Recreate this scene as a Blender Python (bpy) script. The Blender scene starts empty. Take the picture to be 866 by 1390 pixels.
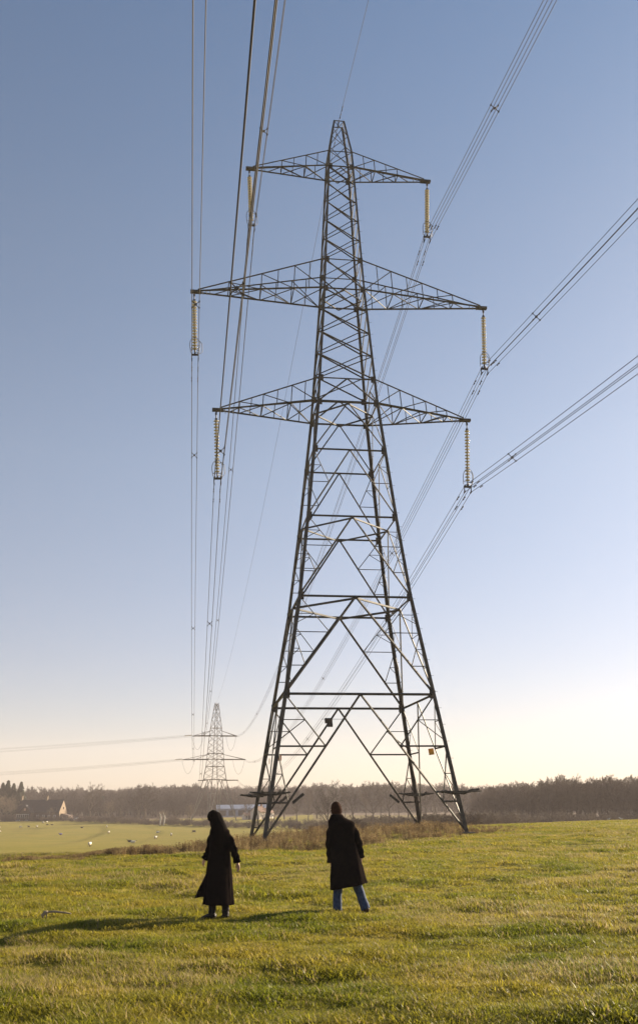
import bpy, bmesh, math, random
import numpy as np
from mathutils import Vector, Matrix, noise as mnoise
random.seed(7); rng = np.random.default_rng(7)
R = math.radians
scene = bpy.context.scene
COL = scene.collection

# ------------------------------------------------------------------ helpers
def tag(o, label=None, cat=None, group=None, kind=None):
    if label: o['label'] = label
    if cat: o['category'] = cat
    if group: o['group'] = group
    if kind: o['kind'] = kind
    return o
def empty(name, loc=(0,0,0), rz=0.0):
    o = bpy.data.objects.new(name, None); COL.objects.link(o)
    o.location = loc; o.rotation_euler = (0,0,rz); o.empty_display_size = .2
    return o
def copy_tree(o, parent=None):
    c = o.copy(); COL.objects.link(c)
    if parent: c.parent = parent
    for ch in list(o.children): copy_tree(ch, c)
    return c

class MB:
    """collects polygons, becomes ONE mesh object"""
    def __init__(s): s.v = []; s.f = []; s.m = []; s.cur = 0
    def add(s, vs, fs):
        n = len(s.v); s.v += [tuple(v) for v in vs]
        s.f += [tuple(i+n for i in f) for f in fs]; s.m += [s.cur]*len(fs)
    def box(s, c, size, rot=None):
        hx,hy,hz = size[0]/2,size[1]/2,size[2]/2
        P = [Vector((x*hx,y*hy,z*hz)) for z in (-1,1) for y in (-1,1) for x in (-1,1)]
        if rot is not None: P = [rot @ p for p in P]
        c = Vector(c)
        s.add([c+p for p in P], [(0,2,3,1),(4,5,7,6),(0,1,5,4),(2,6,7,3),(0,4,6,2),(1,3,7,5)])
    def bar(s, a, b, w, ref=None):
        """steel angle of leg width w from a to b"""
        a = Vector(a); b = Vector(b); d = b-a
        if d.length < 1e-6: return
        d.normalize(); ref = Vector(ref) if ref is not None else Vector((0.31,0.87,0.38))
        x = ref - d*ref.dot(d)
        if x.length < 1e-4: x = Vector((1,0,0)) - d*d.x
        x.normalize(); y = d.cross(x)
        # angle corner points away from ref
        e1 = (x+y).normalized(); e2 = (x-y).normalized()
        t = w*.16; o = -x*w*.35
        prof = [(0,0),(w,0),(w,t),(t,t),(t,w),(0,w)]
        vs = [p + o + e1*u + e2*v for p in (a,b) for (u,v) in prof]
        fs = [(i,(i+1)%6,6+(i+1)%6,6+i) for i in range(6)]
        fs += [(3,2,1,0),(5,4,3,0),(6,7,8,9),(6,9,10,11)]
        s.add(vs, fs)
    def tube(s, pts, r, n=6, caps=True):
        pts = [Vector(p) for p in pts]; m = len(pts)
        rr = r if hasattr(r,'__len__') else [r]*m
        d0 = (pts[1]-pts[0]).normalized()
        x = d0.orthogonal().normalized()
        vs = []
        for i,p in enumerate(pts):
            d = (pts[min(i+1,m-1)]-pts[max(i-1,0)])
            if d.length < 1e-9: d = d0
            d.normalize(); x = x - d*x.dot(d)
            if x.length < 1e-5: x = d.orthogonal()
            x.normalize(); y = d.cross(x)
            for k in range(n):
                a = 2*math.pi*k/n
                vs.append(p + (x*math.cos(a)+y*math.sin(a))*rr[i])
        fs = [(i*n+k, i*n+(k+1)%n, (i+1)*n+(k+1)%n, (i+1)*n+k) for i in range(m-1) for k in range(n)]
        if caps: fs += [tuple(range(n-1,-1,-1)), tuple((m-1)*n+k for k in range(n))]
        s.add(vs, fs)
    def lathe(s, prof, n=16, c=(0,0,0)):
        vs = [(c[0]+r*math.cos(2*math.pi*k/n), c[1]+r*math.sin(2*math.pi*k/n), c[2]+z) for r,z in prof for k in range(n)]
        fs = [(i*n+k, i*n+(k+1)%n, (i+1)*n+(k+1)%n, (i+1)*n+k) for i in range(len(prof)-1) for k in range(n)]
        s.add(vs, fs)
    def loft(s, rings, cap=True):
        n = len(rings[0]); vs = [v for r in rings for v in r]
        fs = [(i*n+k, i*n+(k+1)%n, (i+1)*n+(k+1)%n, (i+1)*n+k) for i in range(len(rings)-1) for k in range(n)]
        if cap: fs += [tuple(range(n-1,-1,-1)), tuple((len(rings)-1)*n+k for k in range(n))]
        s.add(vs, fs)
    def build(s, name, mats, parent=None, smooth=False):
        me = bpy.data.meshes.new(name); me.from_pydata(s.v, [], s.f)
        for m in (mats if isinstance(mats,(list,tuple)) else [mats]): me.materials.append(m)
        if any(s.m): me.polygons.foreach_set('material_index', s.m)
        if smooth: me.polygons.foreach_set('use_smooth', [True]*len(s.f))
        me.update()
        o = bpy.data.objects.new(name, me); COL.objects.link(o)
        if parent: o.parent = parent
        return o

# ------------------------------------------------------------------ materials
def mat(name, c1, c2=None, scale=4, rough=.8, bump=0, bscale=30, metal=0, transl=0, spec=.3, detail=4, stretch=None, world=False):
    m = bpy.data.materials.new(name); m.use_nodes = True
    nt = m.node_tree; N = nt.nodes; L = nt.links
    b = N['Principled BSDF']; b.inputs['Roughness'].default_value = rough
    b.inputs['Metallic'].default_value = metal; b.inputs['Specular IOR Level'].default_value = spec
    tc = N.new('ShaderNodeTexCoord'); src = tc.outputs['Object']
    if world: src = N.new('ShaderNodeNewGeometry').outputs['Position']
    if stretch:
        mp = N.new('ShaderNodeMapping'); mp.inputs['Scale'].default_value = stretch
        L.new(src, mp.inputs[0]); src = mp.outputs[0]
    colout = None
    if c2:
        n = N.new('ShaderNodeTexNoise'); n.inputs['Scale'].default_value = scale; n.inputs['Detail'].default_value = detail
        L.new(src, n.inputs['Vector'])
        r = N.new('ShaderNodeValToRGB'); r.color_ramp.elements[0].position = .35; r.color_ramp.elements[1].position = .65
        r.color_ramp.elements[0].color = (*c1,1); r.color_ramp.elements[1].color = (*c2,1)
        L.new(n.outputs['Fac'], r.inputs[0]); colout = r.outputs[0]
        L.new(colout, b.inputs['Base Color'])
    else: b.inputs['Base Color'].default_value = (*c1,1)
    if bump:
        n2 = N.new('ShaderNodeTexNoise'); n2.inputs['Scale'].default_value = bscale; n2.inputs['Detail'].default_value = 3
        L.new(src, n2.inputs['Vector'])
        bp = N.new('ShaderNodeBump'); bp.inputs['Strength'].default_value = bump; bp.inputs['Distance'].default_value = .02
        L.new(n2.outputs['Fac'], bp.inputs['Height']); L.new(bp.outputs[0], b.inputs['Normal'])
    if transl:
        t = N.new('ShaderNodeBsdfTranslucent'); mx = N.new('ShaderNodeMixShader'); mx.inputs[0].default_value = transl
        if colout: L.new(colout, t.inputs[0])
        else: t.inputs[0].default_value = (*c1,1)
        L.new(b.outputs[0], mx.inputs[1]); L.new(t.outputs[0], mx.inputs[2])
        L.new(mx.outputs[0], N['Material Output'].inputs['Surface'])
    return m

M = dict(
 steel = mat('weathered_steel', (.032,.033,.030), (.085,.078,.064), 2.6, .62, .25, 40, metal=.2),
 steel_far = mat('galvanised_steel_far', (.13,.13,.115), (.20,.185,.16), 1.2, .7),
 wire = mat('aluminium_wire', (.050,.045,.042), rough=.75, metal=.1),
 fitting = mat('dark_fitting', (.05,.047,.042), (.09,.08,.07), 6, .6, metal=.4),
 glass = mat('insulator_porcelain', (.62,.57,.47), (.74,.70,.60), 9, .25, spec=.6, transl=.25),
 plate_yellow = mat('yellow_plate', (.65,.38,.06), (.5,.28,.05), 8, .5, transl=.3),
 plate_dark = mat('dark_plate', (.035,.03,.028), (.06,.05,.045), 8, .7),
 plate_pink = mat('faded_plate', (.62,.42,.33), (.55,.35,.25), 8, .6, transl=.3),
 coat_m = mat('dark_wool_coat', (.005,.0045,.005), (.010,.008,.0075), 14, 1.0, .35, 90, spec=.0),
 coat_w = mat('black_wool_coat', (.004,.0035,.004), (.008,.006,.006), 14, 1.0, .35, 90, spec=.0),
 skin = mat('skin', (.44,.25,.17), (.50,.30,.21), 12, .55),
 hair_m = mat('short_brown_hair', (.026,.012,.008), (.050,.022,.014), 60, .95, .5, 160, spec=.05, stretch=(1,1,.2)),
 hair_w = mat('long_black_hair', (.004,.003,.003), (.009,.006,.005), 50, .95, .5, 120, spec=.04, stretch=(1,1,.1)),
 jeans = mat('blue_denim', (.022,.038,.088), (.045,.072,.14), 25, .85, .3, 160),
 leather = mat('black_leather', (.010,.008,.007), (.020,.015,.012), 10, .55, .3, 40, spec=.15),
 brown_leather = mat('brown_shoe_leather', (.035,.022,.016), (.06,.04,.028), 10, .45),
 wood_stick = mat('weathered_stick', (.22,.17,.12), (.30,.24,.17), 30, .8, .5, 60),
 bark = mat('bark', (.070,.055,.043), (.11,.088,.068), 2, .9),
 twig = mat('twigs', (.095,.070,.053), (.140,.104,.078), .6, .9),
 twig_dark = mat('dark_twigs', (.040,.030,.024), (.065,.048,.037), .6, .9),
 twig_pale = mat('pale_twigs', (.15,.115,.08), (.20,.16,.11), .6, .9),
 twig_far = mat('far_twigs', (.050,.038,.034), (.080,.060,.050), .05, .95),
 birch = mat('pale_bark', (.62,.57,.50), (.42,.38,.33), 3, .8),
 needle = mat('conifer_needles', (.018,.030,.016), (.035,.05,.024), 1.5, .9),
 wool = mat('sheep_wool', (.62,.56,.46), (.75,.69,.58), 12, .95, .5, 30),
 face_dark = mat('dark_sheep_face', (.04,.035,.03), rough=.9),
 wool_dark = mat('dark_sheep_wool', (.07,.055,.045), (.10,.08,.065), 12, .95, .5, 30),
 mark_blue = mat('sheep_mark', (.20,.16,.45), (.30,.25,.5), 9, .9),
 slate = mat('roof_slate', (.020,.021,.025), (.036,.037,.041), 1.3, .85, .4, 6),
 stone = mat('warm_stone', (.20,.15,.105), (.27,.205,.14), 2.2, .9, .5, 8),
 brick = mat('dark_brick', (.075,.052,.042), (.11,.078,.06), 2.2, .9, .5, 8),
 white = mat('white_paint', (.72,.70,.66), (.62,.60,.56), 2, .6),
 pane = mat('window_glass', (.02,.025,.03), rough=.08, spec=.8),
 door = mat('dark_door', (.03,.028,.03), rough=.6),
 shed = mat('blue_grey_sheet', (.20,.25,.34), (.26,.31,.40), .7, .6),
 render_wall = mat('cream_render', (.70,.60,.50), (.62,.52,.43), 1, .85),
 tile = mat('brown_tile', (.12,.07,.05), (.18,.11,.08), 2, .85),
 carpaint = mat('pale_car_paint', (.60,.55,.46), rough=.3, spec=.6),
 tyre = mat('tyre', (.02,.02,.02), rough=.9),
 feather = mat('white_feathers', (.78,.76,.72), (.66,.64,.60), 20, .8),
 feather_grey = mat('grey_feathers', (.30,.30,.31), (.22,.22,.23), 20, .8),
 blade_a = mat('grass_blade_green', (.185,.205,.014), (.345,.285,.034), .55, .5, transl=.55, spec=.25, detail=6, world=True),
 blade_b = mat('grass_blade_straw', (.30,.235,.10), (.42,.33,.15), 1.1, .7, transl=.45, spec=.2, detail=4, world=True),
 dry = mat('dead_stems', (.085,.055,.030), (.25,.175,.085), 1.3, .85, transl=.3, spec=.1, detail=5, world=True),
 dry_pale = mat('pale_dead_stems', (.20,.16,.07), (.40,.31,.15), 1.3, .85, transl=.3, spec=.1, detail=5, world=True),
)

for k_ in ('coat_m','coat_w'):
    b_ = M[k_].node_tree.nodes['Principled BSDF']; b_.inputs['Sheen Weight'].default_value = .05; b_.inputs['Sheen Roughness'].default_value = .4; b_.inputs['Sheen Tint'].default_value = (.8,.55,.42,1)
# ------------------------------------------------------------------ camera (fitted to the photograph)
F_PX, W_PX = 1295.56, 866.0
PITCH, ROLL, EYE = .329778, -.0086598, 1.65
cam = bpy.data.cameras.new('camera'); camo = bpy.data.objects.new('camera', cam); COL.objects.link(camo)
cam.sensor_fit = 'HORIZONTAL'; cam.sensor_width = 36; cam.lens = 36*F_PX/W_PX
cam.shift_y = -45/W_PX; cam.clip_start = .1; cam.clip_end = 6000
c_, s_ = math.cos(PITCH), math.sin(PITCH); cr, sr = math.cos(ROLL), math.sin(ROLL)
dep = Vector((0,c_,s_)); up0 = Vector((0,-s_,c_)); rt0 = Vector((1,0,0))
rt = rt0*cr + up0*sr; up = -rt0*sr + up0*cr
mw = Matrix((rt, up, -dep)).transposed().to_4x4(); mw.translation = Vector((0,0,EYE))
camo.matrix_world = mw; scene.camera = camo

# ------------------------------------------------------------------ terrain
def vnoise(x, y, seed=0):
    x = np.asarray(x,float); y = np.asarray(y,float)
    xi = np.floor(x).astype(np.int64); yi = np.floor(y).astype(np.int64); fx = x-xi; fy = y-yi
    fx = fx*fx*(3-2*fx); fy = fy*fy*(3-2*fy)
    def h(a,b):
        n = (a*374761393 + b*668265263 + seed*974711) & 0xffffffff
        n = ((n ^ (n>>13))*1274126177) & 0xffffffff
        return ((n ^ (n>>16)) & 0xffff)/65535.0
    return (h(xi,yi)*(1-fx)+h(xi+1,yi)*fx)*(1-fy)+(h(xi,yi+1)*(1-fx)+h(xi+1,yi+1)*fx)*fy
CP = []   # control heights: (column, {distance: height above datum})
KD = 1.117   # nominal distance -> metres along the ground under the tilted camera
def at_px(u, d): return (np.asarray(u,float)-436.85)/1296*d*KD*c_, d*KD*np.ones_like(np.asarray(u,float))
def uq(x, y): return np.asarray(x)*1296/(np.maximum(y,1)*c_)+436.85
prof = {
 -300:{30:-.1,60:-1.3,100:-2.9,140:-4.1,190:-5.2,340:-4.9,400:-3.9,600:-2.4,850:-.5,1400:5},
 0:   {30:-.1,60:-1.3,100:-2.9,140:-4.1,190:-5.3,340:-4.9,400:-3.8,600:-2.2,850:1.2,1400:5},
 200: {30:-.05,60:-1.15,100:-2.7,140:-4.0,190:-5.2,340:-4.8,400:-3.7,600:-1.2,850:4.0,1400:7},
 400: {30:0,45:-.1,60:-.4,80:-1.1,140:-3.2,190:-4.2,340:-3.5,400:-3.0,600:-.8,850:3.2,1400:6},
 640: {30:.05,58:.10,75:-.1,100:-.9,190:-3.4,340:-3.3,600:-1.6,850:1.0,1400:4},
 866: {30:.05,60:.12,88:.02,120:-1.5,190:-4.5,340:-5.6,600:-3.0,850:0,1400:4},
 1200:{30:.15,60:.35,100:.2,150:-1.6,300:-5,600:-3.0,850:0,1400:4}}
for u,t in prof.items():
    for d,z in t.items(): X_,Y_ = at_px(u,d); CP.append((float(X_),float(Y_),z))
for y in (-200,-60,0,12):
    for x in (-60,-10,10,60): CP.append((x,y,0.0))
CP = np.array(CP)
def warp(x,y):
    x = np.asarray(x,float); y = np.asarray(y,float)
    return np.tanh(x/(np.abs(y)+45)*.9)*2.4, np.log(np.maximum(y,-190)+220)*3.0
cu,cv = warp(CP[:,0],CP[:,1])
def tps(r2): return np.where(r2>0, .5*r2*np.log(r2+1e-12), 0)
n_ = len(CP); A = np.zeros((n_+3,n_+3))
A[:n_,:n_] = tps((cu[:,None]-cu)**2+(cv[:,None]-cv)**2)+np.eye(n_)*1e-4
A[:n_,n_] = 1; A[:n_,n_+1] = cu; A[:n_,n_+2] = cv; A[n_:,:n_] = A[:n_,n_:].T
W_ = np.linalg.solve(A, np.concatenate([CP[:,2],[0,0,0]]))
def gz(x, y):
    x = np.atleast_1d(np.asarray(x,float)); y = np.atleast_1d(np.asarray(y,float))
    u,v = warp(np.clip(x,-900,900),np.clip(y,-190,1650)); out = np.full(x.shape, W_[n_]) + W_[n_+1]*u + W_[n_+2]*v
    for i in range(n_): out += W_[i]*tps((u-cu[i])**2+(v-cv[i])**2)
    d = np.hypot(x,y)
    near = np.clip(1-(d-50)/40,0,1)
    b = (vnoise(x/1.9,y/1.5,1)-.5)*.13 + (vnoise(x/.62+9,y/.5,2)-.5)*.11 + (vnoise(x/7+4,y/7,3)-.5)*.16
    calm = np.clip((d-2.5)/3,0,1)
    return out + b*near*calm + (vnoise(x/26,y/26,5)-.5)*.5*np.clip((d-100)/100,0,1)
def gh(x,y): return float(gz(x,y)[0])
def axis(a, fine, step, end, g=1.07):
    out = list(np.arange(a, fine, step)); s = step
    while out[-1] < end: s *= g; out.append(out[-1]+s)
    return out
xp = axis(0, 17, .2, 1500); XS = np.array([-x for x in xp[:0:-1]] + xp)
yp = axis(5, 42, .2, 1700, 1.045); yn = axis(-5, 10, 1.2, 500, 1.2)
YS = np.array([-v for v in sorted(yn)[::-1] if -v < 4.2] + yp)
gx,gy = np.meshgrid(XS,YS); G = np.stack([gx.ravel(),gy.ravel(),gz(gx.ravel(),gy.ravel())],1)
nx,ny = len(XS),len(YS)
idx = np.arange(nx*ny).reshape(ny,nx)
quads = np.stack([idx[:-1,:-1],idx[:-1,1:],idx[1:,1:],idx[1:,:-1]],-1).reshape(-1,4)
me = bpy.data.meshes.new('ground'); me.vertices.add(len(G)); me.vertices.foreach_set('co',G.ravel())
me.loops.add(quads.size); me.loops.foreach_set('vertex_index',quads.ravel())
me.polygons.add(len(quads)); me.polygons.foreach_set('loop_start',np.arange(0,quads.size,4)); me.polygons.foreach_set('loop_total',np.full(len(quads),4))
me.polygons.foreach_set('use_smooth',np.ones(len(quads),bool)); me.update(); me.validate()
ground = bpy.data.objects.new('ground', me); COL.objects.link(ground); tag(ground, 'rolling green pasture with tufts and hollows running out to low hills', kind='structure')
# litter attribute: bare brown soil / leaf litter in woods, hedge bottoms and the rough strip
def strip_edge(q):
    """nominal front edge distance of the rough strip"""
    return np.interp(q,[-200,0,200,330,440,540,620,700,760],[31,31,32,33.5,35.5,39,45,52,58])
def litter(x,y):
    q = uq(x,y); y = y/KD
    l = np.clip((y-np.interp(q,[395,410,470,480],[394,425,425,394]))/12,0,1)
    l = np.maximum(l, ((q>620)&(y>215)).astype(float)*np.clip((y-215)/20,0,1))
    l = np.maximum(l, ((q>425)&(q<=640)&(y>230)).astype(float)*.6)
    return l
att = me.attributes.new('litter','FLOAT','POINT'); att.data.foreach_set('value', litter(G[:,0],G[:,1]).astype(np.float32))
q = uq(G[:,0],G[:,1]); e = strip_edge(q); Gd = G[:,1]/KD
w = np.interp(q,[-200,0,250,330,660,760],[1.5,3,7,33,30,3]); rough = ((Gd>e)&(Gd<e+w)&(q<740)&(q>235)&(Gd>25)).astype(np.float32)
att = me.attributes.new('rough_strip','FLOAT','POINT'); att.data.foreach_set('value', rough)
def ground_mat():
    m = bpy.data.materials.new('pasture'); m.use_nodes = True; nt = m.node_tree; N = nt.nodes; L = nt.links
    b = N['Principled BSDF']; b.inputs['Roughness'].default_value = .95; b.inputs['Specular IOR Level'].default_value = .1
    tc = N.new('ShaderNodeTexCoord')
    def nz(s, d=5, st=None):
        n = N.new('ShaderNodeTexNoise'); n.inputs['Scale'].default_value = s; n.inputs['Detail'].default_value = d
        src = tc.outputs['Object']
        if st: mp = N.new('ShaderNodeMapping'); mp.inputs['Scale'].default_value = st; L.new(src,mp.inputs[0]); src = mp.outputs[0]
        L.new(src,n.inputs['Vector']); return n.outputs['Fac']
    def ramp(f, p0, c0, p1, c1):
        r = N.new('ShaderNodeValToRGB'); r.color_ramp.elements[0].position = p0; r.color_ramp.elements[1].position = p1
        r.color_ramp.elements[0].color = (*c0,1); r.color_ramp.elements[1].color = (*c1,1); L.new(f,r.inputs[0]); return r.outputs[0]
    def mix(f, a, c):
        x = N.new('ShaderNodeMix'); x.data_type = 'RGBA'; L.new(f,x.inputs[0]); L.new(a,x.inputs[6]); L.new(c,x.inputs[7]); return x.outputs[2]
    fine = ramp(nz(2.2,7),.36,(.095,.095,.010),.66,(.220,.195,.028))
    patch = ramp(nz(.12,5),.40,(.165,.138,.018),.62,(.230,.172,.028))
    mm = N.new('ShaderNodeMix'); mm.data_type = 'RGBA'; mm.inputs[0].default_value = .5; L.new(fine,mm.inputs[6]); L.new(patch,mm.inputs[7])
    col = mm.outputs[2]
    lt = N.new('ShaderNodeAttribute'); lt.attribute_name = 'litter'
    col = mix(lt.outputs['Fac'], col, ramp(nz(.5,5),.35,(.070,.050,.035),.65,(.12,.09,.06)))
    st = N.new('ShaderNodeAttribute'); st.attribute_name = 'rough_strip'
    col = mix(st.outputs['Fac'], col, ramp(nz(1.5,5),.35,(.085,.062,.030),.65,(.16,.11,.055)))
    L.new(col,b.inputs['Base Color'])
    bp = N.new('ShaderNodeBump'); bp.inputs['Strength'].default_value = .6; bp.inputs['Distance'].default_value = .10
    L.new(nz(5,6),bp.inputs['Height']); L.new(bp.outputs[0],b.inputs['Normal'])
    return m
me.materials.append(ground_mat())

# ------------------------------------------------------------------ scatter (stuff) by geometry nodes
PROTO = bpy.data.collections.new('prototypes')   # never linked to the scene
def proto_mesh(mb, name, mats, coll):
    me = bpy.data.meshes.new(name); me.from_pydata(mb.v,[],mb.f)
    for m in mats: me.materials.append(m)
    me.polygons.foreach_set('material_index', mb.m); me.update()
    o = bpy.data.objects.new(name, me); coll.objects.link(o); return o
def scatter(name, pts, rotz, scl, var, coll, label, tilt=None):
    me = bpy.data.meshes.new(name); me.vertices.add(len(pts)); me.vertices.foreach_set('co', np.asarray(pts,np.float32).ravel())
    rot = np.zeros((len(pts),3),np.float32); rot[:,2] = rotz
    if tilt is not None: rot[:,:2] = tilt
    a = me.attributes.new('rot','FLOAT_VECTOR','POINT'); a.data.foreach_set('vector', rot.ravel())
    s3 = np.asarray(scl,np.float32); s3 = s3 if s3.ndim == 2 else np.repeat(s3[:,None],3,1)
    a = me.attributes.new('scl','FLOAT_VECTOR','POINT'); a.data.foreach_set('vector', s3.ravel())
    a = me.attributes.new('var','INT','POINT'); a.data.foreach_set('value', np.asarray(var,np.int32))
    o = bpy.data.objects.new(name, me); COL.objects.link(o)
    ng = bpy.data.node_groups.new(name,'GeometryNodeTree')
    ng.interface.new_socket('Geometry',in_out='INPUT',socket_type='NodeSocketGeometry')
    ng.interface.new_socket('Geometry',in_out='OUTPUT',socket_type='NodeSocketGeometry')
    N = ng.nodes; L = ng.links; gi = N.new('NodeGroupInput'); go = N.new('NodeGroupOutput')
    ci = N.new('GeometryNodeCollectionInfo'); ci.inputs[0].default_value = coll
    ci.inputs['Separate Children'].default_value = True; ci.inputs['Reset Children'].default_value = True
    io = N.new('GeometryNodeInstanceOnPoints'); io.inputs['Pick Instance'].default_value = True
    def at(n,t): x = N.new('GeometryNodeInputNamedAttribute'); x.data_type = t; x.inputs[0].default_value = n; return x.outputs[0]
    L.new(gi.outputs[0],io.inputs['Points']); L.new(ci.outputs[0],io.inputs['Instance'])
    L.new(at('var','INT'),io.inputs['Instance Index']); L.new(at('rot','FLOAT_VECTOR'),io.inputs['Rotation']); L.new(at('scl','FLOAT_VECTOR'),io.inputs['Scale'])
    L.new(io.outputs[0],go.inputs[0])
    md = o.modifiers.new('scatter','NODES'); md.node_group = ng
    tag(o, label, kind='stuff'); return o

def blade(mb, x, y, h, w, lean, az, seg=3):
    dx,dy = math.cos(az),math.sin(az); px,py = -dy,dx
    vs = []
    for i in range(seg+1):
        t = i/seg; o = lean*t*t; ww = w*(1-t**1.6)*.5
        cx,cy,cz = x+dx*o, y+dy*o, h*(t-.18*t*t*min(1,lean/h))
        if i < seg: vs += [(cx-px*ww,cy-py*ww,cz),(cx+px*ww,cy+py*ww,cz)]
        else: vs += [(cx,cy,cz)]
    fs = [(2*i,2*i+1,2*i+3,2*i+2) for i in range(seg-1)] + [(2*seg-2,2*seg-1,2*seg)]
    mb.add(vs,fs)
gc = bpy.data.collections.new('tufts')
for k in range(7):
    mb = MB(); n = 26
    for j in range(n):
        r = .11*math.sqrt(random.random()); a = random.random()*6.283
        mb.cur = 1 if (random.random() < (.05,.08,.03,.06,.40,.03,.04)[k]) else 0
        h = random.uniform(.022,.055)*(1.15 if mb.cur else 1)*(1.25 if k==4 else 1)
        blade(mb, r*math.cos(a), r*math.sin(a), h, random.uniform(.005,.010), random.uniform(.02,.07), random.random()*6.283)
    proto_mesh(mb, 'tuft_%02d'%k, [M['blade_a'],M['blade_b']], gc)
NT = 130000
d = rng.uniform(4.0,66,NT); a = rng.uniform(-.52,.52,NT)
d[:12000] = rng.uniform(4.0,16,12000); d[12000:30000] = rng.uniform(60,125,18000); a[12000:30000] = rng.uniform(-.1,.5,18000)
px = d*np.sin(a); py = d*np.cos(a)
tus = vnoise(px/.75,py/.6,11)*.5+vnoise(px/.3,py/.28,12)*.5; big = vnoise(px/4,py/4,13)
keep = rng.random(NT) < np.clip(.6+1.0*tus,0,1)
px,py,tus,big,d = px[keep],py[keep],tus[keep],big[keep],d[keep]
sc = (.78+1.5*np.clip(tus-.28,0,1)**1.3*1.5)*(.8+.35*big)*(1+.55*np.clip(d/60,0,1))
s3 = np.stack([sc*(1.1+.5*np.clip(d/60,0,1)),sc*(1.1+.5*np.clip(d/60,0,1)),sc],1)
var = rng.integers(0,7,len(px)); var[(var==4)&(rng.random(len(px))<.8)] = 0; var[(vnoise(px/2.6,py/2.2,41)>.70)&(rng.random(len(px))<.55)] = 4
pts = np.stack([px,py,gz(px,py)-.004],1)
scatter('grass', pts, rng.uniform(0,6.283,len(px)), s3, var, gc, 'short tufted pasture grass glowing yellow green in the low sun')

# dead stems in the rough strip around the pylon base
dc = bpy.data.collections.new('stems')
for k in range(6):
    mb = MB()
    for j in range(15):
        r = .22*math.sqrt(random.random()); a = random.random()*6.283
        mb.cur = 1 if random.random() < (.2,.15,.6,.25,.1,.85)[k] else 0
        h = random.uniform(.35,1.0)*(.55 if k in (2,5) else 1)
        az = random.random()*6.283; x,y = r*math.cos(a),r*math.sin(a)
        blade(mb, x,y,h,random.uniform(.016,.034),random.uniform(.03,.26),az,4)
        if k not in (2,5):
            for q_ in range(7):
                t = random.uniform(.45,.98); zz = h*t
                blade(mb, x+math.cos(az)*.1*t*t, y+math.sin(az)*.1*t*t, 0, 0,0,0,1) if False else None
                aa = random.random()*6.283; l = random.uniform(.03,.10); c0 = Vector((x+math.cos(az)*.1*t*t,y+math.sin(az)*.1*t*t,zz))
                c1 = c0+Vector((math.cos(aa)*l,math.sin(aa)*l,l*.7)); wv = Vector((0,0,.022))
                mb.add([c0-wv,c0+wv,c1],[(0,1,2)])
    proto_mesh(mb, 'stem_%02d'%k, [M['dry'],M['dry_pale']], dc)
NS = 11000
q = rng.uniform(-330,760,NS); t = rng.random(NS)
e0 = strip_edge(q)
wd = np.interp(q,[-330,0,180,260,330,620,700,760],[1.0,1.6,3.0,6,30,27,7,2])
dd = e0 + (t**1.5)*wd + (vnoise(q/14,q*0+3,8)-.5)*2.2
px,py = at_px(q,dd)
dens = np.interp(q,[-330,0,150,230,300,650,700,760],[.10,.16,.3,.6,.8,.8,.25,.05])*np.clip(2.2*vnoise(px/1.6,py/2.2,21)-.35,0.05,1.3)
k = rng.random(NS) < dens; px,py,q = px[k],py[k],q[k]
hs = np.interp(q,[-330,0,150,250,340,560,660,760],[.14,.19,.25,.42,.58,.60,.26,.12])*(.45+1.0*vnoise(px/1.7,py/1.7,22))
var = rng.integers(0,6,len(px)); var[(vnoise(px/3,py/3,24)>.55)&(rng.random(len(px))<.6)] = 5
scatter('dead_weeds', np.stack([px,py,gz(px,py)-.02],1), rng.uniform(0,6.283,len(px)), np.stack([hs*.9+.2,hs*.9+.2,hs],1), var, dc, 'russet dead weeds and stalks standing round the foot of the big pylon')

# ------------------------------------------------------------------ near pylon (local frame: x along the crossarms, y along the line)
YAW = .13037
BASE = Vector((1.67, 59.01, 0)); BASE.z = -.35
ZO = EYE - BASE.z          # heights below are measured from eye level
Z = dict(P=48.3,UT=45.20,UB=43.86,MT=35.86,MB=33.50,BT=26.53,BB=24.79,L1=21.36,L2=16.81,L3=11.68,L4=5.91)
WK = [(48.3,.773),(45.20,1.703),(33.50,2.80),(24.79,3.96),(16.81,5.56),(11.68,6.742)]
def width(z):
    if z <= 11.68: return 6.742+.31377*(11.68-z)
    for (a,wa),(b,wb) in zip(WK,WK[1:]):
        if z >= b: return wb+(wa-wb)*(z-b)/(a-b)
def C(sx,sy,z):
    h = width(z)/2; return Vector((sx*h,sy*h,z+ZO))
pylon = empty('pylon', BASE, YAW)
tag(pylon, 'tall lattice steel electricity pylon with three pairs of arms towering over the field', 'pylon')
def foot(sx,sy):
    h = width(-1.7)/2; p = Vector((sx*h,sy*h,0)); p.rotate(Matrix.Rotation(YAW,3,'Z')); p += BASE
    return gh(p.x,p.y)-EYE
FZ = {(sx,sy):foot(sx,sy) for sx in (-1,1) for sy in (-1,1)}
BOLT = None
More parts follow.
